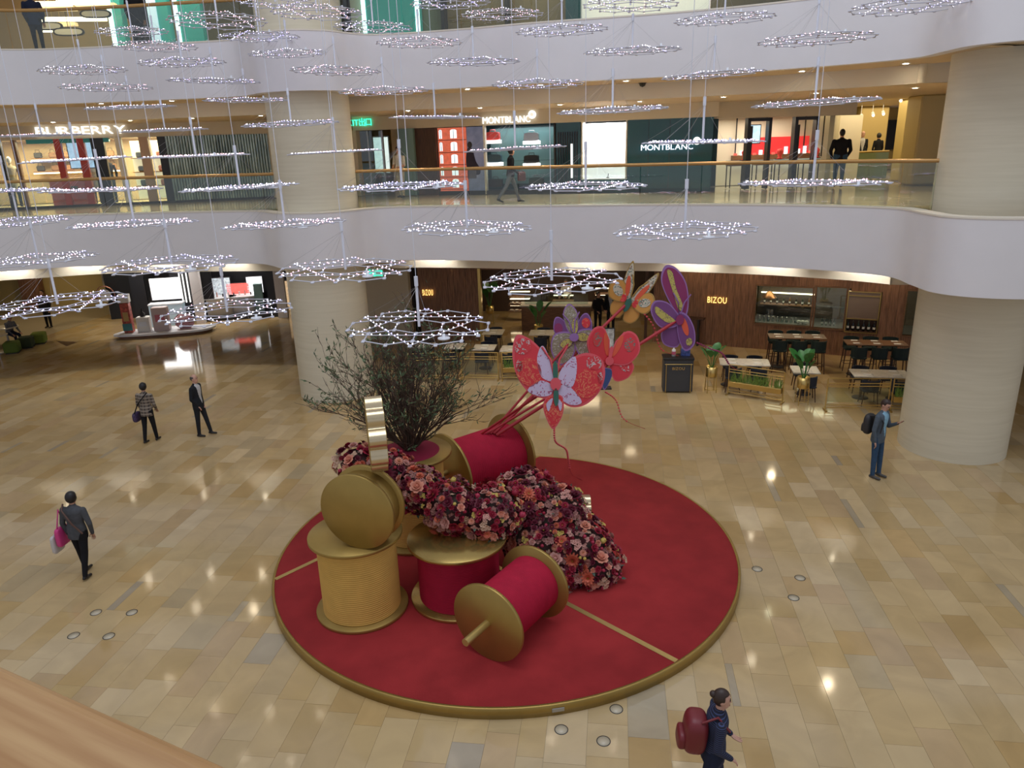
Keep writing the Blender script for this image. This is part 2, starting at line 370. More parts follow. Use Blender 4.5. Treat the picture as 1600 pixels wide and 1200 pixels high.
def tile_geo(c, ww, ln):
    a, b = ww/2-.0015, ln/2-.0015
    base = [c+tu*i*a+tv*j*b for i, j in ((-1, -1), (1, -1), (1, 1), (-1, 1))]
    return [(p.x, p.y, z) for z in (-.012, 0.0) for p in base], [(4, 5, 6, 7), (0, 1, 5, 4), (1, 2, 6, 5), (2, 3, 7, 6), (3, 0, 4, 7)]
def in_view(c):
    v = c-CP; k = v.dot(CF)
    if k <= .5: return None
    x = 800+FPX*v.dot(CR)/k; y = 600-FPX*v.dot(CU)/k
    return k if -30 < x < 1630 and 500 < y < 1230 and (c-Vector((-.2, 12, 0))).length > 4.2 and not (x < 420-(1230-y)*2.1) else None
vis = sorted([(in_view(t[0]), i) for i, t in enumerate(tl) if in_view(t[0])])
near = {i for _, i in vis[:300]}
def tint(me, cols):
    ca = me.color_attributes.new('tint', 'FLOAT_COLOR', 'CORNER'); arr = []
    for p in me.polygons: arr += [*cols[p.index], 1.0]*p.loop_total
    ca.data.foreach_set('color', arr)
vs, fs, cols = [], [], []
for i, (c, ww, ln, tn) in enumerate(tl):
    v, f = tile_geo(c, ww, ln)
    if i in near:
        me = bpy.data.meshes.new('stone_slab'); me.from_pydata(v, [], f); me.materials.append(tile_m); tint(me, [tn]*5)
        link('stone_slab', me, floor_o)
    else:
        o = len(vs); vs += v; fs += [[a+o for a in q] for q in f]; cols += [tn]*5
me = bpy.data.meshes.new('stone_slabs'); me.from_pydata(vs, [], fs); me.materials.append(tile_m); tint(me, cols)
link('stone_slabs', me, floor_o, kind='stuff')
# round floor boxes set flush in the stone and the dark triangular inlay
cov = MB(); cov.lathe([(.0, .002), (.078, .002), (.078, -.01)], 28); cov.lathe([(.08, .003), (.09, .003), (.09, -.01)], 28, 1)
cov_me = cov.mesh('floor_cover', [tile_m if False else mat('cover_stone', (.52, .45, .32), .25), M['dark']])
for i, (px, py) in enumerate([(150, 957), (206, 957), (115, 993), (170, 994), (963, 1108), (1240, 934), (1183, 889), (1250, 903), (877, 1140), (943, 1158)]):
    link('floor_cover', cov_me, None, f'round flush floor box cover with thin dark ring, {ORD[i]} of those around the red platform', 'floor cover', 'flush floor covers', loc=G(px, py, .001))
tri = [G(88, 533), G(122, 534), G(104, 541)]
MB().prism([(p.x, p.y) for p in tri], .0, .004).build('floor_inlay', mat('brown_marble', (.10, .05, .03), .3), None, label='dark brown triangular inlay in the stone floor near the green stools', cat='floor inlay')
# own gallery rail at the lower left
a, b = G(0, 1020, 6.62), G(418, 1202, 6.62); u = (b-a).normalized(); n = Vector((u.y, -u.x, 0));  n = n if n.dot(Vector((0, 0, 0))-a) > 0 else -n
t = thing('timber_handrail', 'wide polished timber handrail crossing the lower left corner', 'handrail', (a.x, a.y, 6.62), math.atan2(u.y, u.x))
sec = []
W_ = .26; sy = 1 if (rz(math.atan2(u.y, u.x)) @ Vector((0, 1, 0))).dot(n) > 0 else -1
for k in range(9): an = PI*k/8*.5; sec.append((.035-.035*math.sin(PI/2-an)*1.0, -.035+.035*math.sin(an)))
prof = [(0, -.07)]+[(.035-.035*math.cos(PI/2*k/6), -.035+.035*math.sin(PI/2*k/6)) for k in range(7)]+[(W_-.035+.035*math.sin(PI/2*k/6), -.035+.035*math.cos(PI/2*k/6)) for k in range(7)]+[(W_, -.07)]
mb = MB(); mb.rings([[(x, sy*y, z) for y, z in prof] for x in (-1.6, 2.6)], 0, False); mb.build('rail', M['rail'], t)
MB().box((.5, sy*W_*.5, -.55), (4.0, .02, .93)).build('glass_pane', M['glass'], t)
# ------------------------------------------------------------------ round red platform
PX, PY, PR, PZ = -.20, 12.01, 4.15, .17
pl = thing('round_platform', 'large round red carpeted platform with gold rim and radial gold strips', 'platform', (PX, PY, 0))
MB().lathe([(0, PZ-.004), (PR-.045, PZ-.004), (PR-.045, .02), (0, .02)], 128).build('carpet', M['carpet'], pl, label='red carpet top')
MB().lathe([(PR-.045, PZ-.02), (PR-.045, PZ), (PR-.008, PZ), (PR, PZ-.008), (PR, 0), (PR-.045, 0)], 128).build('rim', M['gold'], pl, label='gold painted rim')
for px, py in ((424, 906), (1062, 1036), (840, 713)):
    e = G(px, py, PZ); e = Vector((PX, PY, PZ))+(e-Vector((PX, PY, PZ))).normalized()*(PR-.05); j = Vector((-2.231, 13.195, PZ)); L_ = (e-j).length; a = math.atan2((e-j).y, (e-j).x)
    MB().box((L_/2, 0, PZ-.001), (L_, .085, .008), M=Matrix.Translation((j.x-PX, j.y-PY, 0)) @ rz(a)).build('gold_strip', M['goldedge'], pl)
e = G(872, 1108, .09); a = math.atan2(e.y-PY, e.x-PX)
MB().box((PR+.004, 0, .085), (.012, .17, .06), M=rz(a), bev=.004).build('socket_plate', M['steel'], pl, label='small grey socket plate on the rim')
# ------------------------------------------------------------------ giant thread spools
def spool(label, base, axis, L, RF, RB, thread, axle=0.0, hole=None, flange=M['gold'], ridges=34, tf=.055):
    t = thing('thread_spool', label, 'spool', base, 0, 'giant thread spools')
    A = axis_matrix((0, 0, 0), axis)
    prof = [(RB*.7, tf)]
    n = ridges
    for i in range(n):
        z0 = tf+(L-2*tf)*i/n; dz = (L-2*tf)/n
        prof += [(RB-.017, z0), (RB, z0+dz*.35), (RB, z0+dz*.65)]
    prof += [(RB-.008, L-tf), (RB*.7, L-tf)]
    MB().lathe(prof, 64, M=A).build('thread_winding', thread, t)
    for z0 in (0, L-tf):
        mb = MB(); r0 = .001
        mb.lathe([(r0, z0), (RF-.006, z0), (RF, z0+.006), (RF, z0+tf-.006), (RF-.006, z0+tf), (r0, z0+tf)], 72, M=A)
        mb.build('flange', flange, t)
    if axle:
        mb = MB(); mb.cyl((0, 0, -axle), (0, 0, L+.02), .056, n=18, M=A); mb.build('axle', M['goldedge'], t)
    return t
g2 = mat('gold_satin', (.46, .32, .10), .22, .8)
sA = spool('cream rope spool standing upright at the platform front left', (-2.52, 10.24, PZ), (0, 0, 1), 1.36, .73, .615, M['creamthread'], ridges=36)
sC = spool('short crimson spool standing upright with glossy gold top under the flowers', (-.96, 10.50, PZ), (0, 0, 1), 1.08, .80, .66, M['redthread'], flange=g2)
sF = spool('tall cream spool used as the planter of the bare peach tree', (-1.92, 12.50, PZ), (0, 0, 1), 1.74, .77, .60, M['creamthread'], ridges=46)
MB().lathe([(0, 1.752), (.25, 1.775), (.52, 1.755), (.55, 1.742)], 40).build('felt_bed', M['potmoss'], sF, label='crimson felt bed around the trunk')
d0 = Vector((-.46, 8.86, PZ+.60)); d1 = Vector((.27, 9.90, PZ+.60))
sD = spool('crimson spool lying on its side at the platform front with gold axle', d0, d1-d0, (d1-d0).length, .60, .45, M['redthread'], axle=.50)
e0 = Vector((-1.36, 13.55, PZ+.80)); e1 = Vector((-.06, 14.62, PZ+.80))
sE = spool('crimson spool lying on its side behind the tree planter holding red poles', e0, e1-e0, (e1-e0).length, .80, .60, M['redthread'], axle=.55)
b0 = Vector((-2.345, 9.72, 1.53+.60)); b1 = b0+Vector((.12, .36, 0))
t = thing('gold_drum', 'plain gold drum lying on top of the cream rope spool', 'drum', b0); A = axis_matrix((0, 0, 0), b1-b0)
MB().lathe([(0, .06), (.53, .06), (.53, .34), (0, .34)], 64, M=A).build('drum_body', M['gold'], t)
for z0 in (0, .34): MB().lathe([(0, z0), (.594, z0), (.60, z0+.006), (.60, z0+.054), (.594, z0+.06), (0, z0+.06)], 72, M=A).build('flange', M['gold'], t)
# scalloped gold plates standing edge-on
def scallop(R, lobes, amp, n=160):
    return [((R+amp*abs(math.sin(lobes*a/2))-amp)*math.cos(a), (R+amp*abs(math.sin(lobes*a/2))-amp)*math.sin(a)) for a in [2*PI*i/n for i in range(n)]]
def plate(name, label, c, R, th, yaw, lobes=10):
    t = thing(name, label, 'ornament', (c[0], c[1], c[2]-R), 0, 'scalloped gold plates')
    A = Matrix.Translation((0, 0, R)) @ rz(yaw) @ Matrix.Rotation(PI/2, 4, 'Y')
    MB().prism(scallop(R, lobes, .12*R/.6), -th/2, th/2, 0, A, True).build('scalloped_edge', mat('pale_gold', (.66, .54, .34), .24, .85), t)
    MB().prism(scallop(R*.94, lobes, .113*R/.6), -th/2-.006, th/2+.006, 0, A).build('plate_face', M['gold'], t)
    return t
top = b0.z+.595
c0 = AY(589, 690, 9.95)
plate('scalloped_plate', 'tall scalloped gold plate standing edge-on above the gold drum', (c0.x, c0.y, top+.56), .56, .235, -math.atan2(c0.x, c0.y)+.03, 9)
c1 = G(915, 800, .95)
plate('scalloped_plate', 'small gold plate poking edge-on out of the flower mound', (c1.x, c1.y, .90), .36, .17, -math.atan2(c1.x, c1.y)+.05, 9)
# ------------------------------------------------------------------ peach tree in the tall spool
tr = random.Random(21)
tb = Vector((-1.92, 12.50, PZ+1.76)); tree = thing('peach_tree', 'bare twiggy peach tree with sparse green leaves growing from the cream spool', 'tree', tb)
trunk, twigs, leaves = MB(), MB(), MB()
def leaf_at(p, d, s):
    d = d.normalized(); sd = d.cross(Vector((tr.uniform(-1, 1), tr.uniform(-1, 1), tr.uniform(-1, 1)))).normalized()
    leaves.add([p, p+d*s*.5+sd*s*.13, p+d*s, p+d*s*.5-sd*s*.13], [(0, 1, 2, 3)])
def grow(p, d, L, r, lev):
    n = 4; pts = [p]; rs = [r]
    for i in range(n):
        d = (d+Vector((tr.gauss(0, .13), tr.gauss(0, .13), .05+tr.gauss(0, .08)))).normalized()
        p = p+d*(L/n); pts.append(p.copy()); rs.append(r*(1-.5*(i+1)/n))
    (trunk if lev < 1 else twigs).tube(pts, rs, 5 if lev < 1 else 3, 0, True, False)
    if lev < 3:
        for i in range(2+(lev < 2)*2+(lev == 1)):
            k = tr.randint(1, n); ax = Vector((tr.gauss(0, 1), tr.gauss(0, 1), tr.gauss(0, .6)))
            nd = (d+ax.normalized()*tr.uniform(.35, .65)).normalized(); nd.z = max(nd.z, -.05)
            grow(pts[k], nd, L*tr.uniform(.42, .68), max(rs[k]*.62, .0052), lev+1)
    if lev >= 2:
        e = pts[-1]; out = math.hypot(e.x, e.y)/1.3+max(0, e.z-1.0)*.55
        for i in range(4 if tr.random() < out*.30 else (1 if tr.random() < .15 else 0)):
            q = pts[tr.randint(2, n)]; leaf_at(q, d+Vector((tr.gauss(0, .8), tr.gauss(0, .8), tr.gauss(0, .6))), tr.uniform(.07, .12))
for i in range(44):
    a = 2*PI*i/44+tr.uniform(-.2, .2); s = tr.uniform(.12, 1.05)
    d = Vector((math.cos(a)*s, math.sin(a)*s, 1)).normalized()
    grow(Vector((math.cos(a)*.06, math.sin(a)*.06, 0)), d, tr.uniform(1.05, 1.5)*(1.0 if s < .7 else .85), .021, 0)
trunk.build('branch_cluster', M['twig'], tree); twigs.build('twigs', M['twig'], tree, kind='stuff'); leaves.build('leaves', M['tleaf'], tree, kind='stuff')
# ------------------------------------------------------------------ cascade of flowers
fr = random.Random(4)
def petal(mb, a, tilt, L, wd, z, mi=0, cup=.25):
    c, s = math.cos(a), math.sin(a); ct, st = math.cos(tilt), math.sin(tilt)
    def P(l, w_, h): return ((l*ct)*c-w_*s, (l*ct)*s+w_*c, z+l*st+h)
    mb.add([P(.1*L, 0, 0), P(.55*L, wd/2, cup*wd), P(L, wd*.22, cup*wd*.3), P(L, -wd*.22, cup*wd*.3), P(.55*L, -wd/2, cup*wd)], [(0, 4, 3, 2, 1)], mi)
def bloom(kind):
    mb = MB()
    if kind == 'mum':
        for ly, (n, tl, L) in enumerate(((13, .12, 1.0), (11, .55, .88), (8, 1.0, .66))):
            for i in range(n): petal(mb, 2*PI*(i+.5*ly)/n, tl, L, .34, .05*ly)
        mb.ball((0, 0, .3), (.16, .16, .12), 6, 4, 1)
    elif kind == 'rose':
        for ly, (n, tl, L, w_) in enumerate(((6, .35, .95, .9), (5, .8, .8, .85), (4, 1.15, .72, .7), (3, 1.4, .6, .45))):
            for i in range(n): petal(mb, 2*PI*(i+.5*ly)/n, tl, L, w_, .02*ly, 0, .12)
        mb.ball((0, 0, .32), (.3, .3, .3), 7, 5)
    elif kind == 'cluster':
        r = random.Random(3)
        for i in range(9):
            a = r.uniform(0, 2*PI); q = r.uniform(0, .72); m_ = Matrix.Translation((q*math.cos(a), q*math.sin(a), .35-.3*q)) @ Matrix.Rotation(r.uniform(-.6, .6), 4, 'X')
            for k in range(5):
                s2 = MB(); petal(s2, 2*PI*k/5, .3, .36, .3, 0); mb.add(s2.v, s2.f, 0, False, m_)
            mb.add([(.05, 0, .04), (0, .05, .04), (-.05, 0, .04), (0, -.05, .04)], [(0, 1, 2, 3)], 1, False, m_)
    else:
        mb.ball((0, 0, .35), (.55, .55, .6), 8, 6)
        for i in range(5): petal(mb, 2*PI*i/5, 1.1, .95, .6, 0, 0, .1)
    return mb
FC = {'crimson': (.30, .008, .03), 'wine': (.13, .006, .022), 'coral': (.62, .14, .075), 'salmon': (.66, .26, .17), 'blush': (.56, .27, .22), 'rose': (.42, .03, .07), 'yellow': (.60, .44, .10), 'cream': (.58, .37, .25), 'mauve': (.30, .125, .105)}
FM = {k: mat('petal_'+k, v, .6, noise=.12, nscale=20) for k, v in FC.items()}
ctr = mat('flower_eye', (.35, .20, .03), .8)
KINDS = [('mum', 'coral', 9), ('mum', 'crimson', 9), ('mum', 'salmon', 6), ('mum', 'wine', 10), ('rose', 'crimson', 11), ('rose', 'wine', 12), ('rose', 'salmon', 5), ('rose', 'blush', 4), ('cluster', 'mauve', 12), ('cluster', 'blush', 7), ('cluster', 'cream', 5), ('cluster', 'yellow', 3), ('bud', 'rose', 6), ('bud', 'crimson', 5), ('bud', 'yellow', 2)]
BM = {}
for k, c, _ in KINDS: BM[k, c] = bloom(k)
BMesh = {q: b.mesh('blossom', [FM[q[1]], ctr]) for q, b in BM.items()}
ELL = []
for px, py, z, r in ((560, 722, 2.10, (.34, .30, .26)), (612, 735, 2.05, (.36, .32, .28)), (655, 765, 1.85, (.38, .36, .34)), (705, 790, 1.66, (.45, .42, .38)), (765, 800, 1.52, (.50, .48, .42)), (822, 785, 1.22, (.60, .60, .55)), (862, 815, .90, (.66, .66, .62)), (895, 850, .62, (.62, .62, .50)), (925, 880, .38, (.48, .50, .36)), (870, 880, .40, (.62, .55, .36)), (835, 850, .7, (.5, .5, .5))):
    ELL.append((G(px, py, z), Vector(r)))
fl = thing('flower_cascade', 'dense cascade of crimson, coral and blush artificial flowers spilling over the spools', 'flowers', (ELL[6][0].x, ELL[6][0].y, PZ))
core = MB()
for c, r in ELL: core.ball(c, tuple(r*.90), 20, 12)
core.v = [(x, y, max(z, PZ+.004)) for x, y, z in core.v]
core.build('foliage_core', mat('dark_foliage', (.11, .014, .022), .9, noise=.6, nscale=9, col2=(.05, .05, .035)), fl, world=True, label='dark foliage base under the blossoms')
spots_ = []
tries = 0
while len(spots_) < 1250 and tries < 60000:
    tries += 1
    i = fr.choices(range(len(ELL)), [r.x*r.y for _, r in ELL])[0]; c, r = ELL[i]
    v = Vector((fr.gauss(0, 1), fr.gauss(0, 1), fr.gauss(0, 1))).normalized()
    p = c+Vector((v.x*r.x, v.y*r.y, v.z*r.z)); nrm = Vector((v.x/r.x, v.y/r.y, v.z/r.z)).normalized()
    if p.z < PZ+.03 or any(j != i and sum(((p-c2)[k]/r2[k])**2 for k in range(3)) < .93 for j, (c2, r2) in enumerate(ELL)): continue
    if nrm.dot((CP-p).normalized()) < -.45: continue
    sz = fr.uniform(.095, .15) if fr.random() < .3 else fr.uniform(.05, .085)
    if any((p-q[0]).length < .52*(sz+q[2]) for q in spots_): continue
    spots_.append((p+nrm*fr.uniform(-.02, .055), nrm, sz))
spots_.sort(key=lambda q: (q[0]-CP).length-6*q[2])
stuff = MB(); smats = [FM[k] for k in FC]+[ctr]; sidx = {k: i for i, k in enumerate(FC)}
Linv = Matrix.Translation(-fl.location)
for i, (p, nrm, sz) in enumerate(spots_):
    k, c, _ = fr.choices(KINDS, [q[2] for q in KINDS])[0]
    d = (nrm+Vector((fr.gauss(0, .25), fr.gauss(0, .25), fr.gauss(0, .25)+.15))).normalized()
    A = axis_matrix(p, d) @ rz(fr.uniform(0, 6)) @ Matrix.Scale(sz*(.75 if k == 'bud' else 1.0), 4)
    if i < 300:
        o = bpy.data.objects.new('blossom', BMesh[k, c]); COL.objects.link(o); o.parent = fl; o.matrix_local = Linv @ A
    else:
        b = BM[k, c]; o = len(stuff.v); stuff.v += [tuple(Linv @ (A @ Vector(v))) for v in b.v]; stuff.f += [[q+o for q in f] for f in b.f]
        stuff.m += [sidx[c] if m_ == 0 else len(FC) for m_ in b.m]; stuff.s += b.s
stuff.build('blossoms', smats, fl, kind='stuff')
lf = MB()
for p, nrm, sz in fr.sample(spots_, 330):
    d = (nrm+Vector((fr.gauss(0, .6), fr.gauss(0, .6), fr.gauss(0, .4)))).normalized(); sd = d.cross(Vector((0, 0, 1))).normalized(); L = fr.uniform(.06, .12)
    q = p-fl.location; lf.add([q, q+d*L*.5+sd*L*.22, q+d*L, q+d*L*.5-sd*L*.22], [(0, 1, 2, 3)])
lf.build('leaves', mat('eucalyptus_leaf', (.05, .11, .075), .6), fl, kind='stuff')
# ------------------------------------------------------------------ butterfly kites on red poles
def bez(P, n=10):   # closed smooth outline through points
    P = [Vector((*p, 0)) for p in P]; out = []; N = len(P)
    for i in range(N):
        a, b, c, d = P[i-1], P[i], P[(i+1) % N], P[(i+2) % N]
        for k in range(n):
            t = k/n; v = .5*((2*b)+(c-a)*t+(2*a-5*b+4*c-d)*t*t+(3*b-a-3*c+d)*t**3); out.append((v.x, v.y))
    return out
def inset(P, s, c=None):
    cx = sum(p[0] for p in P)/len(P) if c is None else c[0]; cy = sum(p[1] for p in P)/len(P) if c is None else c[1]
    return [(cx+(x-cx)*s, cy+(y-cy)*s) for x, y in P]
def pattern(name, base, c2, c3, scale=7.0, lo=.54):   # printed petals, flat print on the kite cloth
    m = bpy.data.materials.new(name); m.use_nodes = True; t = m.node_tree; b = t.nodes['Principled BSDF']; b.inputs['Roughness'].default_value = .6
    tc = t.nodes.new('ShaderNodeTexCoord'); n = t.nodes.new('ShaderNodeTexNoise'); n.inputs['Scale'].default_value = scale; n.inputs['Detail'].default_value = 4; n.inputs['Distortion'].default_value = 2.2
    r = t.nodes.new('ShaderNodeValToRGB'); r.color_ramp.interpolation = 'CONSTANT'
    e = r.color_ramp.elements; e[0].position = 0; e[0].color = (*base, 1); e[1].position = lo; e[1].color = (*c2, 1); e.new(lo+.06).color = (*c3, 1); e.new(lo+.10).color = (*base, 1)
    t.links.new(tc.outputs['Object'], n.inputs['Vector']); t.links.new(n.outputs['Fac'], r.inputs[0]); t.links.new(r.outputs[0], b.inputs['Base Color']); return m
def pm(n, c): return mat('kite_'+n, c, .55)
K = {'red': pm('red', (.66, .035, .05)), 'pink': pm('coral_edge', (.70, .09, .11)), 'lav': pattern('kite_lavender_print', (.60, .50, .66), (.45, .05, .15), (.16, .10, .14), 9, .60), 'redp': pattern('kite_red_print', (.64, .03, .04), (.72, .22, .10), (.64, .03, .04), 8),
     'flow': pattern('kite_flower_print', (.62, .04, .05), (.60, .52, .50), (.20, .17, .15), 8), 'green': pattern('kite_green_print', (.62, .05, .05), (.06, .17, .13), (.30, .28, .25), 9), 'purple': pm('purple', (.17, .05, .18)), 'violet': pm('violet_edge', (.30, .15, .38)), 'plum': pm('plum', (.24, .02, .10)),
     'olive': pattern('kite_olive_print', (.26, .22, .13), (.55, .50, .44), (.12, .07, .05), 10), 'yellow': pattern('kite_yellow_print', (.50, .42, .10), (.15, .10, .05), (.55, .48, .2), 10), 'gold': pm('ochre', (.62, .30, .06)), 'orange': pm('orange', (.70, .10, .04)), 'dgreen': pm('dark_green', (.03, .13, .09)), 'blue': pm('blue', (.03, .07, .20)), 'goldedge': pm('gold_edge', (.40, .25, .06)), 'greenw': pattern('kite_leaf_print', (.62, .55, .42), (.03, .20, .15), (.5, .1, .06), 9)}
def kite(label, c, S, spec, body, face, roll, antenna='pink', pole_r=.032, root=None, tail=None, tailcol='pink'):
    """spec: (name, outline, edge, inner, [(outline, colour)...]); outlines in wing units, x right y up; face = direction the kite looks"""
    t = thing('butterfly_kite', label, 'kite', c, 0, 'butterfly kites on the spool')
    A = axis_matrix((0, 0, 0), face) @ rz(roll)
    for i, (nm, out, edge, inner, pats, dz, fold) in enumerate(spec):
        B = A @ Matrix.Rotation(fold, 4, 'Y'); o = [(x*S, y*S) for x, y in out]
        z = dz*.02
        w_ = MB().prism(o, z-.012, z+.012, 0, B).build(nm, K[edge], t)
        MB().prism(inset(o, .90), z+.012, z+.018, 0, B).build('panel', K[inner], w_)
        for po, pc in pats: MB().prism([(x*S, y*S) for x, y in po], z+.018, z+.026, 0, B).build('panel', K[pc], w_)
    for out, col, dz in body: MB().prism([(x*S, y*S) for x, y in out], dz, dz+.03, 0, A, True).build('body', K[col], t)
    for s in (-1, 1):
        MB().tube([A @ Vector((.02*s*S, .12*S, .04)), A @ Vector((.07*s*S, .38*S, .05)), A @ Vector((.20*s*S, .58*S, .06))], .012*S+.004, 6).build('antenna', K[antenna], t)
    if root is not None:
        MB().cyl(Vector(root)-Vector(c), A @ Vector((0, 0, -.02)), pole_r, n=10).build('pole', M['lacquer'], t, label='red pole')
    if tail:
        pts = [Vector(p)-Vector(c) for p in tail]; cur = catmull3(pts, 14)
        MB().tube(cur, .006, 5).build('tail_cord', M['lacquer'], t)
        for q in range(2, len(cur)-1, 2):
            if q < len(cur)*.72: MB().ball(cur[q], (.026, .026, .022), 7, 5).build('tail_bead', K[tailcol], t)
    return t
def catmull3(P, n=10):
    out = []
    for i in range(len(P)-1):
        a, b, c, d = P[max(i-1, 0)], P[i], P[i+1], P[min(i+2, len(P)-1)]
        for k in range(n):
            t = k/n; out.append(.5*((2*b)+(c-a)*t+(2*a-5*b+4*c-d)*t*t+(3*b-a-3*c+d)*t**3))
    return out+[P[-1]]
def ell(cx, cy, a, b, rot=0, n=24): return [(cx+a*math.cos(q)*math.cos(rot)-b*math.sin(q)*math.sin(rot), cy+a*math.cos(q)*math.sin(rot)+b*math.sin(q)*math.cos(rot)) for q in [2*PI*i/n for i in range(n)]]
def mirror(P): return [(-x, y) for x, y in P]
root = Vector((-.55, 14.10, 1.56))
# big red kite; wing units are in pixels/100 as read off the photo, body at (0,0)
BL = bez([(-.03, 0), (-.08, .28), (-.22, .55), (-.40, .72), (-.59, .77), (-.66, .50), (-.62, .20), (-.48, -.06), (-.28, -.20), (-.06, -.20)])
BR = bez([(.03, .02), (.10, .22), (.28, .40), (.50, .47), (.71, .38), (.77, .14), (.68, -.13), (.46, -.33), (.22, -.36), (.05, -.22)])
PL = [(ell(-.41, .20, .19, .22, .3), 'redp'), (ell(-.49, .60, .14, .12, .5), 'flow'), (ell(-.56, .30, .05, .10), 'flow'), (bez([(-.03, .06), (-.07, .35), (-.19, .60), (-.28, .40), (-.22, .12)]), 'lav'), (bez([(-.06, -.02), (-.24, .06), (-.44, -.08), (-.26, -.18), (-.08, -.16)]), 'lav')]
PR_ = [(ell(.50, .0, .20, .24, -.5), 'redp'), (ell(.60, .31, .12, .11, -.4), 'flow'), (ell(.69, .08, .04, .10), 'flow'), (bez([(.05, .06), (.12, .26), (.31, .42), (.33, .16), (.24, -.06)]), 'lav'), (bez([(.05, -.05), (.20, -.03), (.40, -.28), (.24, -.33), (.07, -.22)]), 'lav')]
c_ = AY(868, 600, 13.5)
face = (CP-c_).normalized()+Vector((.05, 0, -.05))
TW = bez([(-.12, -.18), (-.20, -.32), (-.17, -.50), (-.06, -.70), (.08, -.52), (.12, -.32), (.08, -.18)])
kite('large red butterfly kite with lavender inner panels facing the camera', c_, 1.24, [('wing', BL, 'pink', 'red', PL, 0, .10), ('wing', BR, 'pink', 'red', PR_, 0, -.10), ('tail_wing', TW, 'pink', 'redp', [(bez([(-.05, -.22), (-.15, -.30), (-.12, -.42)]), 'lav'), (bez([(.01, -.22), (.09, -.30), (.06, -.42)]), 'lav')], 1.4, 0)],
     [(ell(0, 0, .085, .10), 'pink', .05), (ell(0, .20, .04, .16), 'dgreen', .04), (ell(0, -.20, .04, .14), 'dgreen', .05)], face, 0, 'pink', .026, root+Vector((-.12, 0, 0)),
     [G(866, 668, 1.55), G(868, 690, 1.3), G(884, 702, .95), G(888, 718, .55), G(893, 740, PZ+.02), G(910, 750, PZ+.02)])
# smaller coral kite behind it, seen at an angle
UW2 = bez([(-.02, 0), (-.10, .35), (-.24, .60), (-.44, .55), (-.54, .28), (-.40, .02), (-.20, -.05)]); LW2 = bez([(-.02, .02), (-.28, .12), (-.48, -.02), (-.40, -.26), (-.16, -.34)])
def pats2(f): return [(ell(f*.34, .36, .10, .13), 'green'), (ell(f*.12, .30, .06, .22, f*-.3), 'orange')]
c_ = AY(951, 564, 14.6); face = (CP-c_).normalized()+Vector((.25, 0, -.05))
kite('coral butterfly kite with green leaf print behind the large red kite', c_, 1.10, [('wing', LW2, 'pink', 'red', [(ell(-.30, -.06, .13, .07, .5), 'flow')], -.6, .30), ('wing', mirror(LW2), 'pink', 'red', [(ell(.30, -.06, .13, .07, -.5), 'flow')], -.6, -.30), ('wing', UW2, 'pink', 'red', pats2(-1), 0, .35), ('wing', mirror(UW2), 'pink', 'red', pats2(1), 0, -.35), ('tail_wing', bez([(-.08, -.15), (-.10, -.30), (.0, -.55), (.10, -.30), (.08, -.15)]), 'violet', 'blue', [], 1, 0)],
     [(ell(0, 0, .08, .08), 'pink', .05), (ell(0, .14, .035, .14), 'pink', .04)], face, -.22, 'pink', .026, root, [G(945, 612, 1.6), G(962, 625, 1.2), G(975, 655, .7), G(1008, 670, .15)])
# olive and purple kite
UW3 = bez([(0, 0), (-.16, .25), (-.18, .62), (-.02, .80), (.14, .60), (.14, .25)]); SW3 = bez([(0, 0), (-.20, .44), (-.38, .52), (-.46, .24), (-.34, 0)]); LW3 = bez([(0, .08), (-.44, .14), (-.58, -.25), (-.40, -.62), (-.06, -.42)])
c_ = AY(897, 527, 14.9); face = (CP-c_).normalized()
kite('olive and purple butterfly kite standing behind the red kites', c_, .88, [('wing', SW3, 'violet', 'purple', [(ell(-.34, .26, .10, .12), 'plum')], -1.2, .05), ('wing', mirror(SW3), 'violet', 'purple', [(ell(.32, .30, .10, .12), 'redp')], -1.2, -.05), ('wing', LW3, 'violet', 'olive', [], -.4, .06), ('wing', mirror(LW3), 'violet', 'olive', [], -.4, -.06), ('wing', UW3, 'violet', 'olive', [], 0, 0), ('wing', ell(-.20, -.12, .17, .11, .3), 'purple', 'yellow', [], 1, 0), ('wing', ell(.20, -.02, .17, .11, -.3), 'purple', 'yellow', [], 1, 0), ('wing', ell(.05, .26, .08, .20, -.1), 'purple', 'yellow', [], 1, 0)],
     [(ell(0, 0, .11, .10), 'violet', .05)], face, .12, 'violet', .026, root+Vector((.08, 0, 0)))
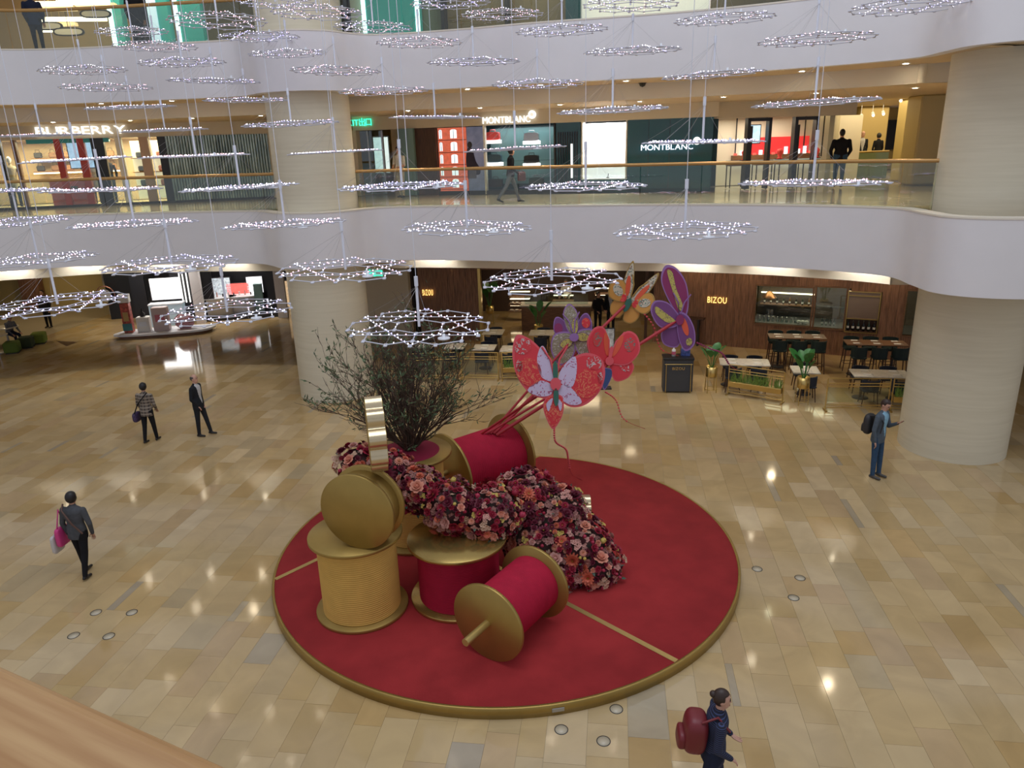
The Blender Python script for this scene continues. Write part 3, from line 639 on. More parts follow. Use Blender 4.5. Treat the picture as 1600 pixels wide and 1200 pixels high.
# green and gold kite high up
UW4 = bez([(0, 0), (-.10, .42), (-.32, .86), (-.36, .60), (-.28, .20), (-.14, -.04)]); LW4 = bez([(0, .05), (-.36, .38), (-.58, .22), (-.50, -.08), (-.22, -.12)]); BW4 = bez([(0, .05), (-.24, -.02), (-.36, -.24), (-.26, -.46), (-.04, -.44)])
c_ = AY(984, 470, 15.4); face = (CP-c_).normalized()+Vector((-.15, 0, -.1))
kite('green and ochre butterfly kite on a red pole near the restaurant doorway', c_, .92, [('wing', LW4, 'goldedge', 'gold', [(ell(-.36, .12, .15, .10, -.6), 'greenw')], -.8, .35), ('wing', mirror(LW4), 'goldedge', 'gold', [(ell(.36, .12, .15, .10, .6), 'greenw')], -.8, -.35), ('wing', BW4, 'goldedge', 'gold', [], -.3, .1), ('wing', mirror(BW4), 'goldedge', 'gold', [], -.3, -.1), ('wing', UW4, 'goldedge', 'greenw', [(ell(-.19, .30, .055, .24, .34), 'orange')], 0, .25), ('wing', mirror(UW4), 'goldedge', 'greenw', [(ell(.19, .30, .055, .24, -.34), 'orange')], 0, -.25)],
     [(ell(0, -.10, .07, .17), 'dgreen', .05), (ell(-.16, .0, .08, .09), 'redp', .04), (ell(.16, .0, .08, .09), 'redp', .04)], face, -.42, 'goldedge', .034, root+Vector((.15, 0, 0)), [G(1000, 483, 3.6), G(1020, 508, 3.3), G(1033, 545, 2.6), G(1060, 556, 2.35)])
# purple kite seen from the side
UW5 = bez([(.02, 0), (-.30, .40), (-.52, .85), (-.46, 1.18), (-.22, 1.16), (.04, .86), (.16, .42), (.14, .05)]); SW5 = bez([(.02, 0), (-.30, .34), (-.62, .36), (-.68, .10), (-.44, -.22), (-.10, -.20)]); LW5 = bez([(.0, 0), (-.36, -.30), (-.30, -.62), (.02, -.66), (.10, -.30)]); HW5 = bez([(-.05, .12), (.18, .10), (.38, -.20), (.42, -.55), (.22, -.72), (.02, -.40)])
c_ = AY(1062, 498, 15.0); face = (CP-c_).normalized()+Vector((-.12, 0, -.05))
kite('purple butterfly kite with yellow print on the longest red pole above the host stand', c_, .90, [('wing', LW5, 'violet', 'purple', [], -1.5, .2), ('wing', UW5, 'violet', 'plum', [(bez([(-.04, .20), (-.22, .60), (-.40, 1.06), (-.28, 1.04), (-.16, .70), (.04, .30)]), 'yellow')], -.4, .15), ('wing', SW5, 'violet', 'purple', [(bez([(-.10, -.06), (-.36, .12), (-.58, .24), (-.56, .08), (-.30, -.10)]), 'yellow')], .5, .3), ('wing', HW5, 'violet', 'purple', [(ell(.16, -.16, .07, .22, .4), 'orange'), (ell(.30, -.50, .07, .09), 'yellow')], 1.2, -.2)],
     [(ell(.02, -.02, .09, .12), 'plum', .06)], face, -.05, 'violet', .036, root+Vector((.2, -.05, -.02)), [G(1088, 535, 3.0), G(1110, 545, 2.8), G(1128, 552, 2.6), G(1140, 570, 2.2), G(1152, 578, 2.0)], 'plum')
# ------------------------------------------------------------------ hanging honeycomb LED lights
HA = .43   # honeycomb cell edge
def hexcells():
    cs = [(0, 0)]+[(HA*math.sqrt(3)*math.cos(PI/6+PI/3*k), HA*math.sqrt(3)*math.sin(PI/6+PI/3*k)) for k in range(6)]
    V, E = [], set()
    def vid(p):
        for i, q in enumerate(V):
            if math.dist(p, q) < 1e-3: return i
        V.append(p); return len(V)-1
    for c in cs:
        ids = [vid((c[0]+HA*math.cos(PI/3*k), c[1]+HA*math.sin(PI/3*k))) for k in range(6)]
        for k in range(6): E.add(tuple(sorted((ids[k], ids[(k+1) % 6]))))
    return V, sorted(E)
HV, HE = hexcells()
STAR = []
for k in range(12):
    a = PI/6*k; R_ = 1.16 if k % 2 == 0 else .74
    STAR.append((R_*math.cos(a), R_*math.sin(a)))
lat = MB()
for a, b in HE: lat.cyl((*HV[a], 0), (*HV[b], 0), .010, n=5, cap=False)
TRI = [(STAR[k], STAR[(k+4) % 12]) for k in range(0, 12, 2)]
for a, b in TRI: lat.cyl((*a, .012), (*b, .012), .008, n=4, cap=False)
lat_me = lat.mesh('lattice', M['led_rod'])
nod = MB()
for x, y in HV: nod.box((x, y, -.004), (.13, .055, .022), M=None, bev=.006)
for k in range(0, 12, 2): nod.box((STAR[k][0]*.98, STAR[k][1]*.98, 0), (.11, .06, .022), bev=.006)
nod_me = nod.mesh('node_plates', M['led_rod'])
def led_mesh(nm, m_, share):
    mb = MB(); lr = random.Random(hash(nm) % 97)
    def dot(p, r=.0115): mb.add([(p[0]-r, p[1], p[2]), (p[0]+r, p[1], p[2]), (p[0], p[1]-r, p[2]), (p[0], p[1]+r, p[2]), (p[0], p[1], p[2]-r), (p[0], p[1], p[2]+r)], [(0, 2, 5), (2, 1, 5), (1, 3, 5), (3, 0, 5), (2, 0, 4), (1, 2, 4), (3, 1, 4), (0, 3, 4)], lr.choices(range(len(m_)), share)[0])
    for a, b in TRI:
        for i in range(15): t = (i+.5)/15; dot((a[0]+(b[0]-a[0])*t, a[1]+(b[1]-a[1])*t, .028))
    for q, (i, j) in enumerate(HE):
        if q % 3: continue
        for s in (.3, .7): dot((HV[i][0]+(HV[j][0]-HV[i][0])*s, HV[i][1]+(HV[j][1]-HV[i][1])*s, .018), .0085)
    return mb.mesh('leds', m_)
LEDS = [led_mesh('a', [M['ledw'], M['ledp'], M['ledb']], s) for s in ((6, 2, 2), (3, 6, 1), (3, 2, 5))]
rod = MB(); rod.cyl((0, 0, 0), (0, 0, .62), .020, n=8); rod.cyl((0, 0, .60), (0, 0, .74), .028, n=8); rod_me = rod.mesh('hanger_tube', M['tube'])
stay = MB()
for k in range(6):
    p = HV[[i for i in range(len(HV)) if abs(math.hypot(*HV[i])-HA*math.sqrt(7)) < .05 or abs(math.hypot(*HV[i])-2*HA) < .05][k*2 % 12]]
    stay.cyl((*p, .01), (0, 0, .66), .002, n=3, cap=False)
stay_me = stay.mesh('stay_wires', M['steel'])
cab = MB(); cab.cyl((0, 0, 0), (0, 0, 1), .005, n=5); cab_me = cab.mesh('cable', M['tube'])
dsc = MB(); dsc.lathe([(0, -.012), (.085, -.012), (.085, .008), (.02, .012), (.02, .06), (0, .06)], 14); dsc_me = dsc.mesh('driver_disc', M['white'])
HL = [(655, 510, 225), (862, 438, 220), (90, 475, 200), (355, 487, 200), (540, 421, 210), (1070, 360, 222), (730, 356, 205), (445, 350, 190), (268, 413, 200), (60, 405, 170), (210, 350, 190), (30, 347, 150),
      (915, 291, 190), (1270, 286, 225), (628, 291, 200), (375, 293, 180), (160, 297, 175), (12, 298, 150), (525, 238, 148), (805, 233, 162), (1098, 222, 190), (120, 250, 160), (306, 244, 165), (680, 184, 145), (957, 173, 175), (1273, 161, 190), (455, 194, 150), (258, 204, 130), (65, 212, 135), (385, 157, 130), (205, 168, 132),
      (600, 143, 142), (840, 132, 146), (1115, 117, 160), (167, 137, 135), (335, 127, 140), (130, 110, 127), (525, 111, 140), (740, 97, 146), (988, 80, 152), (1275, 62, 178), (285, 98, 131), (450, 84, 121), (655, 67, 136), (878, 48, 146), (1132, 30, 156), (243, 73, 125), (405, 58, 124), (583, 43, 122), (785, 23, 130), (1420, 10, 174), (206, 50, 108), (340, 33, 150), (704, 5, 126), (985, 8, 150), (495, 20, 140), (430, 3, 120)]
ROWS = [(0, 40, 'in the topmost row below the upper shops'), (40, 90, 'across upper half of the upper white band'), (90, 150, 'across lower half of the upper white band'), (150, 215, 'level with the shop sign lettering'), (215, 262, 'at the height of the bronze handrail'), (262, 330, 'before the lower glass balustrade'), (330, 385, 'across the lower white band'), (385, 600, 'in the lowest row before ground floor shops')]
rowof = {}
for r_i, (y0, y1, nm) in enumerate(ROWS):
    for q, h in enumerate(sorted([h for h in HL if y0 <= h[1] < y1])): rowof[h] = (q, nm, len([h for h in HL if y0 <= h[1] < y1]))
hr = random.Random(8)
for i, h in enumerate(HL):
    px, py, wd = h; k = 2.12*FPX/wd; p = AK(px, py, k)
    fy = min(BAND, key=lambda c: abs(c[0]-p.x) if c[1] > 15 else 99)[1]
    if p.y > fy-1.25: k *= (fy-1.25)/p.y; p = AK(px, py, k)
    ls = wd*k/FPX/2.34
    q, nm, n_ = rowof[h]
    t = thing('honeycomb_light', f'honeycomb LED light, {ORD[q]} from left, {nm}', 'hanging light', p, 0, 'honeycomb LED lights hung in the atrium')
    yaw = -math.atan2(p.x, p.y)+PI/2+hr.uniform(-.25, .25); tilt = (hr.uniform(-.03, .03), hr.uniform(-.03, .03), yaw)
    for nm_, me in (('lattice', lat_me), ('node_plates', nod_me), ('stay_wires', stay_me)): link(nm_, me, t, rot=tilt, kind=None if nm_ == 'lattice' else 'stuff').scale = (ls,)*3
    link('leds', LEDS[i % 3], t, rot=tilt, kind='stuff').scale = (ls,)*3; link('hanger_tube', rod_me, t)
    o = link('driver_disc', dsc_me, t); o.location = Matrix.Rotation(yaw, 3, 'Z') @ Vector((-.74, -.43, .0))
    o = link('cable', cab_me, t, loc=(0, 0, .7)); o.scale = (1, 1, 23.0-p.z-.7)
# ------------------------------------------------------------------ people
def cloth(name, col, rough=.85, noise=.1, ns=18): return mat('cloth_'+name, col, rough, noise=noise, nscale=ns, spec=.25)
def plaid(name, a, b, c):
    m = bpy.data.materials.new('cloth_'+name); m.use_nodes = True; t = m.node_tree; bs = t.nodes['Principled BSDF']; bs.inputs['Roughness'].default_value = .9
    tc = t.nodes.new('ShaderNodeTexCoord'); cur = None
    for ax, sc_, col in (('X', 11, b), ('Z', 11, c)):
        w_ = t.nodes.new('ShaderNodeTexWave'); w_.bands_direction = ax; w_.inputs['Scale'].default_value = sc_/3.0; w_.inputs['Distortion'].default_value = 0
        t.links.new(tc.outputs['Object'], w_.inputs['Vector'])
        r = t.nodes.new('ShaderNodeValToRGB'); r.color_ramp.elements[0].position = .72; r.color_ramp.elements[1].position = .78; r.color_ramp.elements[0].color = (0, 0, 0, 1); r.color_ramp.elements[1].color = (.8, .8, .8, 1)
        t.links.new(w_.outputs['Fac'], r.inputs[0])
        mx = t.nodes.new('ShaderNodeMixRGB'); t.links.new(r.outputs[0], mx.inputs[0])
        if cur is None: mx.inputs[1].default_value = (*a, 1)
        else: t.links.new(cur, mx.inputs[1])
        mx.inputs[2].default_value = (*col, 1); cur = mx.outputs[0]
    t.links.new(cur, bs.inputs['Base Color']); return m
def stripes(name, a, b, sc_=14):
    m = bpy.data.materials.new('cloth_'+name); m.use_nodes = True; t = m.node_tree; bs = t.nodes['Principled BSDF']; bs.inputs['Roughness'].default_value = .85
    tc = t.nodes.new('ShaderNodeTexCoord'); w_ = t.nodes.new('ShaderNodeTexWave'); w_.bands_direction = 'Z'; w_.inputs['Scale'].default_value = sc_; w_.inputs['Distortion'].default_value = .6
    r = t.nodes.new('ShaderNodeValToRGB'); r.color_ramp.elements[0].position = .78; r.color_ramp.elements[1].position = .9; r.color_ramp.elements[0].color = (*a, 1); r.color_ramp.elements[1].color = (*b, 1)
    t.links.new(tc.outputs['Object'], w_.inputs['Vector']); t.links.new(w_.outputs['Fac'], r.inputs[0]); t.links.new(r.outputs[0], bs.inputs['Base Color']); return m
SKIN = mat('skin', (.50, .27, .18), .55); SKIN2 = mat('skin_light', (.58, .33, .24), .55); HAIR = mat('black_hair', (.012, .010, .010), .5); HAIRB = mat('brown_hair', (.035, .018, .012), .5); HAIRG = mat('grey_hair', (.06, .055, .05), .6)
EYE = mat('eye_dark', (.01, .008, .008), .3); LIP = mat('lip', (.36, .12, .10), .5)
CL = {'grey': cloth('grey', (.075, .078, .085)), 'black': cloth('black', (.010, .010, .012)), 'plaid': plaid('plaid', (.16, .125, .095), (.035, .028, .03), (.34, .29, .23)), 'suit': cloth('charcoal_suit', (.016, .018, .022)), 'shirt': cloth('pale_shirt', (.50, .50, .50)), 'blazer': cloth('slate_blazer', (.085, .11, .135)), 'blue': cloth('light_blue', (.25, .45, .58)), 'jeans': cloth('jeans', (.035, .075, .14)), 'stripe': stripes('navy_stripe', (.010, .012, .028), (.05, .07, .17)), 'white': cloth('white', (.62, .60, .54)), 'beige': cloth('beige', (.46, .39, .28)), 'gtrous': cloth('grey_trousers', (.14, .14, .15)), 'navy': cloth('navy', (.014, .02, .045)), 'shoe': mat('black_shoe', (.012, .011, .011), .4), 'gshoe': mat('grey_shoe', (.07, .065, .06), .5), 'denim': cloth('denim_blue', (.04, .09, .15))}
def person(label, loc, yaw, h=1.65, legs=((.1, .05), (-.1, .1)), arms=((.1, .1, .3), (-.1, .1, .3)), lean=.03, head=(0, 0), top='grey', bottom='black', shoe='shoe', hair=('short', HAIR), skin=SKIN, hem=.10, shirt=None, bulk=1.0, sleeve=True, seat=None, group=None, voxel=.016):
    S = h/1.70; raw = MB(); segs = []; mats = [skin, CL[top], CL[bottom], CL[shoe], CL[shirt] if shirt else CL[top], EYE, LIP]
    thL, shL = .42*S, .42*S
    hz = seat if seat else max(.085*S+thL*math.cos(f)+shL*math.cos(f-k) for f, k in legs)+.02*S
    def cap(a, b, ra, rb, mi):
        a, b = Vector(a), Vector(b); raw.cyl(a, b, ra, rb, 12); raw.ball(a, ra, 12, 8); raw.ball(b, rb, 12, 8); segs.append((a, b, ra, rb, mi))
    up = Vector((0, math.sin(lean), math.cos(lean))); fw = Vector((0, math.cos(lean), -math.sin(lean))); rt = Vector((1, 0, 0)); P = Vector((0, 0, hz))
    J = {}
    for s, (f, k) in zip((-1, 1), legs):
        hip = P+Vector((s*.088*S, 0, -.01)); sp = .02*s
        kn = hip+Vector((sp*S, math.sin(f), -math.cos(f)))*thL; an = kn+Vector((0, math.sin(f-k), -math.cos(f-k)))*shL
        cap(hip, kn, .088*S*bulk, .060*S*bulk, 2); cap(kn, an, .060*S*bulk, .046*S, 2)
        pit = min(0, f-k+.15)*.9 if f-k < -.15 else 0
        fd = Vector((0, math.cos(pit), math.sin(pit))); hl = an+Vector((0, -.04*S, -.045*S)); toe = an+fd*.15*S+Vector((0, 0, -.055*S))
        cap(hl, toe, .036*S, .030*S, 3); cap(an, hl.lerp(toe, .35), .042*S, .04*S, 3)
    # torso rings
    prof = [(-.10, .150, .105), (-.02, .168, .118), (.08, .158, .110), (.18, .146, .102), (.30, .162, .112), (.40, .176, .112), (.46, .165, .095), (.495, .10, .07), (.52, .058, .056)]
    if hem > .05: prof[0] = (-hem, .172, .125); prof[1] = (-.02, .176, .126); prof[2] = (.08, .166, .117)
    rs = []
    for z, a, b in prof:
        c = P+up*z*S; rs.append([c+rt*(a*S*bulk*math.cos(q))+fw*(b*S*bulk*math.sin(q)) for q in [2*PI*i/18 for i in range(18)]])
    raw.rings(rs, 0, True, True)
    for s in (-.6, 0, .6): segs.append((P+rt*s*.12*S+up*(-hem*S), P+rt*s*.13*S+up*.46*S, .10*S, .10*S, 1))
    if hem <= .05: segs.append((P+up*-.10*S, P+up*.02*S, .15*S, .15*S, 2))
    hands = []
    for s, ar in zip((-1, 1), arms):
        af, ab, eb = ar[:3]; inn = ar[3] if len(ar) > 3 else .15
        sh = P+up*.435*S+rt*s*.178*S*bulk
        d1 = (rt*s*math.sin(ab)+fw*math.sin(af)*math.cos(ab)-up*math.cos(af)*math.cos(ab)).normalized(); el = sh+d1*.285*S
        a2 = af+eb; d2 = (rt*(-s)*inn+fw*math.sin(a2)-up*math.cos(a2)).normalized(); wr = el+d2*.245*S
        cap(sh, el, .056*S*bulk, .046*S*bulk, 1); cap(el, wr, .045*S*bulk, .032*S*bulk if sleeve else .028*S, 1 if sleeve else 0)
        hands.append((wr, d2, s)); J['hand%d' % s] = wr+d2*.07*S; J['sh%d' % s] = sh
    nk = P+up*.50*S; hy, hp = head
    hc = nk+up*.165*S+fw*.02*S
    HM = Matrix.Translation(hc) @ Matrix.Rotation(hy, 4, 'Z') @ Matrix.Rotation(-hp-lean*.3, 4, 'X')
    cap(nk-up*.03, hc-up*.06*S, .056*S, .052*S, 0)
    raw.ball((0, 0, .015*S), (.074*S, .092*S, .105*S), 18, 12, M=HM); raw.ball((0, .022*S, -.058*S), (.056*S, .066*S, .062*S), 14, 10, M=HM)
    raw.add([(-.016*S, .085*S, -.03*S), (.016*S, .085*S, -.03*S), (0, .118*S, -.028*S), (0, .082*S, .025*S), (0, .06*S, -.01*S)], [(0, 1, 2), (1, 3, 2), (3, 0, 2), (0, 4, 1), (1, 4, 3), (3, 4, 0)], M=HM)
    for s in (-1, 1): raw.ball((s*.076*S, -.004*S, -.005*S), (.014*S, .022*S, .032*S), 8, 6, M=HM)
    segs.append((HM @ Vector((0, 0, .04*S)), HM @ Vector((0, .02*S, -.06*S)), .09*S, .07*S, 0))
    me0 = raw.mesh('tmp', skin); o0 = bpy.data.objects.new('tmp', me0); COL.objects.link(o0)
    md = o0.modifiers.new('r', 'REMESH'); md.mode = 'VOXEL'; md.voxel_size = voxel; ms = o0.modifiers.new('s', 'SMOOTH'); ms.factor = .5; ms.iterations = 3
    dg = bpy.context.evaluated_depsgraph_get(); dg.update(); me = bpy.data.meshes.new_from_object(o0.evaluated_get(dg)); bpy.data.objects.remove(o0); bpy.data.meshes.remove(me0)
    nf = len(me.polygons); ctr_ = np.zeros(nf*3); me.polygons.foreach_get('center', ctr_); ctr_ = ctr_.reshape(-1, 3)
    best = np.full(nf, 1e9); mi = np.zeros(nf, int)
    for a, b, ra, rb, m_ in segs:
        a_ = np.array(a); d = np.array(b)-a_; t = np.clip(((ctr_-a_) @ d)/max(d @ d, 1e-9), 0, 1)
        ds = np.linalg.norm(ctr_-a_-t[:, None]*d, axis=1)-(ra+(rb-ra)*t); k = ds < best; best[k] = ds[k]; mi[k] = m_
    upn, fwn = np.array(up), np.array(fw); rel = ctr_-np.array(P); zz = rel @ upn/S; yy = rel @ fwn/S; xx = rel[:, 0]/S
    tz = (mi == 1) & (zz < -hem+.0); mi[tz] = 2
    if shirt: mi[(mi == 1) & (yy > .03) & (np.abs(xx) < .012+.10*np.clip((zz-.02)/.45, 0, 1)) & (zz > .0) & (np.abs(xx) < .085)] = 4
    # face and hands are added to the same mesh
    ad = MB()
    for s in (-1, 1): ad.ball((s*.030*S, .083*S, .012*S), (.012*S, .008*S, .007*S), 8, 5, 5, HM); ad.box((s*.031*S, .086*S, .034*S), (.036*S, .008*S, .006*S), 5, HM)
    ad.box((0, .086*S, -.066*S), (.040*S, .008*S, .009*S), 6, HM, bev=.002)
    for wr, d2, s in hands:
        HMt = axis_matrix(wr, d2, up=Vector((s, .2, 0)).normalized())   # local z along the hand
        ad.ball((0, 0, .045*S), (.016*S, .036*S, .052*S), 10, 7, 0, HMt)
        for q, (yo, L) in enumerate(((-.027, .066), (-.009, .076), (.009, .072), (.027, .056))):
            ad.tube([HMt @ Vector((0, yo*S, .075*S)), HMt @ Vector((-.006*S, yo*1.1*S, (.08+L*.5)*S)), HMt @ Vector((-.024*S, yo*1.1*S, (.078+L)*S))], [.0095*S, .009*S, .007*S], 6)
        ad.tube([HMt @ Vector((0, -.03*S, .025*S)), HMt @ Vector((-.012*S, -.052*S, .055*S)), HMt @ Vector((-.022*S, -.056*S, .085*S))], [.012*S, .010*S, .008*S], 6)
    n0 = len(me.vertices); V = np.zeros(n0*3); me.vertices.foreach_get('co', V); verts = [tuple(v) for v in V.reshape(-1, 3)]+ad.v
    faces = [list(p.vertices) for p in me.polygons]+[[i+n0 for i in f] for f in ad.f]
    body = bpy.data.meshes.new('person'); body.from_pydata(verts, [], faces)
    for m_ in mats: body.materials.append(m_)
    body.polygons.foreach_set('material_index', list(mi)+ad.m); body.polygons.foreach_set('use_smooth', [True]*len(faces)); body.update(); bpy.data.meshes.remove(me)
    o = link('person', body, None, label, 'person', group, loc=loc, rot=(0, 0, yaw))
    st, hm = hair
    if st:
        hb = MB(); rr = {'short': (.083, .100, .112), 'bald': (.081, .098, .095), 'bob': (.096, .108, .118), 'bun': (.086, .102, .114)}[st]
        hb.ball((0, -.010*S, .020*S), tuple(v*S for v in rr), 22, 16); vv = []
        for x, y, z in hb.v:
            low = -.05 if st == 'bob' else .0
            if y > .035*S and z < .070*S: f_ = .80
            elif z < low*S and st != 'bob': f_ = .86 if y > -.03*S else .97
            elif st == 'bald' and z > .07*S: f_ = .78
            else: f_ = 1.0
            vv.append((x*f_, (y+.01*S)*f_-.01*S, z if f_ == 1 else z*.98))
        hb.v = [tuple(HM @ Vector(v)) for v in vv]
        if st == 'bun': hb.ball((0, -.105*S, .055*S), (.045*S, .04*S, .04*S), 10, 8, M=HM)
        hb.build('hair', hm, o, label={'short': 'short hair', 'bald': 'thinning hair', 'bob': 'black bobbed hair', 'bun': 'dark hair gathered in a bun'}[st])
    o_M = Matrix.Translation(loc) @ rz(yaw)
    return o, {k: o_M @ v for k, v in J.items()}, o_M, hz, S
def head_at(px, py, h):   # where somebody of height h stands whose crown shows at this pixel
    return G(px, py, h)
def puff(size, Mx, bev):   # rounded cushion shape standing on its base
    e = .35 if bev < .05 else .6; mb = MB(); mb.ball((0, 0, 0), 1.0, 24, 16)
    f = lambda v: math.copysign(abs(v)**e, v)
    vv = []
    for x, y, z in mb.v:
        m_ = math.sqrt(x*x+y*y) or 1; k = abs(m_)**e; vv.append(tuple(Mx @ Vector((f(x/m_)*k*size[0]/2, f(y/m_)*k*size[1]/2, size[2]/2+f(z)*size[2]/2))))
    mb.v = vv; return mb
def bag(name, label, cat, Mx, size, m_, strap=None, strapm=None, bev=.03, pocket=None):
    t = thing(name, label, cat, Mx.translation); I = Matrix.Translation(-Mx.translation)
    puff(size, I @ Mx, bev).build('bag_body', m_, t)
    if pocket: puff((size[0]*.75, size[1]*.4, size[2]*.45), I @ Mx @ Matrix.Translation((0, pocket*size[1]*.52, size[2]*.08)), bev).build('pocket', m_, t)
    if strap: MB().tube([I @ Vector(p) for p in strap], .014, 6).build('strap', strapm or m_, t)
    return t
# visitors on the ground floor
p = G(137, 898); o, J, OM, hz, S = person('person in grey jacket with pink tote walking away across the left floor', p, math.radians(-6), 1.62, ((.16, .05), (-.16, .12)), ((-.05, .22, .25), (-.02, .30, .35)), .04, (.05, 0), 'grey', 'black', 'shoe', ('bob', HAIR), hem=.13, bulk=1.08, voxel=.014)
bag('tote_bag', 'bright pink tote hanging at the left side of the grey-jacketed person', 'bag', OM @ Matrix.Translation((-.30, .0, .62)), (.09, .30, .36), mat('pink_nylon', (.62, .05, .22), .5), [OM @ Vector(v) for v in ((-.30, -.10, .96), (-.24, -.04, 1.33), (-.30, .10, .96))], None, .04)
bag('carrier_bag', 'translucent white carrier bag behind the pink tote', 'bag', OM @ Matrix.Translation((-.40, -.04, .50)), (.07, .28, .34), mat('white_plastic', (.55, .52, .50), .35), [OM @ Vector(v) for v in ((-.40, -.10, .83), (-.31, .0, .98), (-.40, .08, .83))], None, .03)
MB().tube([OM @ Vector(v) for v in ((.20, -.135, .92), (.05, -.155, 1.12), (-.10, -.13, 1.36), (-.14, -.02, 1.43))], .016, 6).build('bag_strap', mat('brown_leather', (.10, .045, .03), .5), None, label='brown leather strap slung across the grey jacket', cat='strap')
p = G(238, 690); o, J, OM, hz, S = person('person in plaid jacket with purple bag walking away near the suited person', p, math.radians(-8), 1.60, ((-.14, .1), (.14, .04)), ((.1, .22, .5, .2), (.1, .18, .7, .3)), .05, (.1, .1), 'plaid', 'black', 'shoe', ('bob', HAIR), hem=.15, bulk=1.08)
bag('shoulder_bag', 'dark purple patterned bag at the left hip of the plaid jacket', 'bag', OM @ Matrix.Translation((-.27, -.04, .58)), (.12, .30, .27), mat('purple_print', (.05, .03, .085), .6, noise=.6, nscale=22), [OM @ Vector(v) for v in ((-.26, -.14, .82), (-.10, -.16, 1.10), (.10, -.13, 1.32), (.12, -.02, 1.38))], CL['black'], .06)
p = G(318, 681); person('balding person in dark suit and pale shirt standing on the left floor', p, math.radians(-98), 1.70, ((.22, .02), (-.05, .02)), ((-.10, .14, .55, .45), (-.10, .14, .55, .45)), -.02, (0, -.05), 'suit', 'suit', 'shoe', ('bald', HAIRG), SKIN2, hem=.16, shirt='shirt', bulk=1.05)
p = G(1364, 745); o, J, OM, hz, S = person('person in slate blazer and jeans with backpack checking a phone by the right column', p, math.radians(-142), 1.80, ((.10, .06), (.04, .02)), ((.25, .16, 1.95, .30), (-.02, .20, .25, .1)), .06, (-.05, .5), 'blazer', 'jeans', 'gshoe', ('short', HAIRB), SKIN2, hem=.14, shirt='blue', voxel=.014)
bag('backpack', 'black backpack on the shoulders of the person in the slate blazer', 'backpack', OM @ Matrix.Translation((.04, -.215, hz-.02)), (.32, .17, .46), M['dark'], [OM @ Vector(v) for v in ((.13, -.17, hz+.42), (.14, .02, hz+.50), (.15, .135, hz+.34), (.15, .10, hz+.10))], None, .05, -1)
q = J['hand-1']; t = thing('smartphone', 'dark phone held in the hand of the person in the slate blazer', 'phone', q); MB().box((0, 0, 0), (.075, .012, .15), 0, rz(math.radians(-142)) @ Matrix.Rotation(-.9, 4, 'X'), .008).build('phone_body', M['black'], t)
p = head_at(1121, 1080, 1.60); o, J, OM, hz, S = person('person in navy striped top with red backpack at the bottom right', (p.x, p.y, 0), math.radians(-96), 1.60, ((.22, .1), (-.2, .15)), ((.05, .16, 1.0, .3), (-.05, .15, .9, .3)), .06, (-.1, .0), 'stripe', 'navy', 'shoe', ('bun', HAIRB), SKIN2, hem=.16, bulk=1.12, voxel=.012)
bag('backpack', 'dark red slouchy backpack worn by the person in the navy striped top', 'backpack', OM @ Matrix.Translation((0, -.235, hz-.04)) @ Matrix.Rotation(-.10, 4, 'X'), (.36, .26, .46), mat('red_leather', (.17, .015, .02), .45), [OM @ Vector(v) for v in ((.12, -.16, hz+.40), (.13, .0, hz+.49), (.14, .13, hz+.32))], None, .09, -1)
p = G(78, 512); person('person in black standing far left beneath the balcony', p, math.radians(170), 1.68, ((.0, .0), (.0, .0)), ((.0, .25, .2), (.0, .25, .2)), 0, (0, 0), 'black', 'black', 'shoe', ('short', HAIR), hem=.12, bulk=1.15)
p = G(22, 552); person('seated person in grey top by the round tables at far left', (p.x-1.0, p.y+1.5, 0), math.radians(-110), 1.62, ((1.35, 1.35), (1.25, 1.25)), ((.6, .1, .5), (.5, .1, .6)), .25, (0, .3), 'gtrous', 'navy', 'shoe', ('short', HAIR), hem=.05, seat=.50)
# restaurant staff
p = G(954, 518); person('person in dark suit and white shirt standing in the restaurant doorway', p, math.radians(165), 1.76, ((.03, .02), (-.03, .02)), ((.15, .14, .5, .2), (.05, .16, .25)), 0, (.2, 0), 'suit', 'suit', 'shoe', ('short', HAIR), SKIN2, hem=.15, shirt='shirt')
p = G(934, 521); person('person in black uniform beside the suited person in the doorway', p, math.radians(200), 1.64, ((.03, .02), (-.03, .02)), ((.2, .2, 1.0, .3), (.2, .2, .9, .3)), .02, (.3, 0), 'black', 'black', 'shoe', ('bun', HAIR), hem=.05)
p = G(893, 517); person('chef in pale shirt working behind the restaurant counter', (p.x, p.y+2.2, 0), math.radians(150), 1.70, ((.03, .02), (-.03, .02)), ((.5, .2, .8, .3), (.5, .2, .8, .3)), .10, (0, .3), 'shirt', 'black', 'shoe', ('short', HAIRG), hem=.05)
# visitors on the middle gallery
p = G(628, 309, Z2); person('guard in white shirt and beige trousers standing by the exit passage', p, math.radians(150), 1.66, ((.03, .02), (-.05, .02)), ((.15, .16, 1.1, .5), (.15, .16, 1.1, .5)), .02, (.1, .25), 'white', 'beige', 'shoe', ('short', HAIR), hem=.04, bulk=1.06, sleeve=False)
p = G(799, 317, Z2); o, J, OM, hz, S = person('person in black cardigan and grey trousers walking along the middle gallery', p, math.radians(-80), 1.58, ((.38, .10), (-.42, .22)), ((.15, .12, .9, .2), (.1, .12, .8, .2)), .04, (0, 0), 'black', 'gtrous', 'shoe', ('bob', HAIR), hem=.10)
bag('handbag', 'small dark red handbag carried by the person in the black cardigan', 'bag', OM @ Matrix.Translation((.12, .30, hz-.22)), (.10, .24, .26), mat('maroon_bag', (.10, .03, .03), .5), [OM @ Vector(v) for v in ((.12, .22, hz+.04), (.15, .18, hz+.14), (.12, .38, hz+.04))], None, .03)
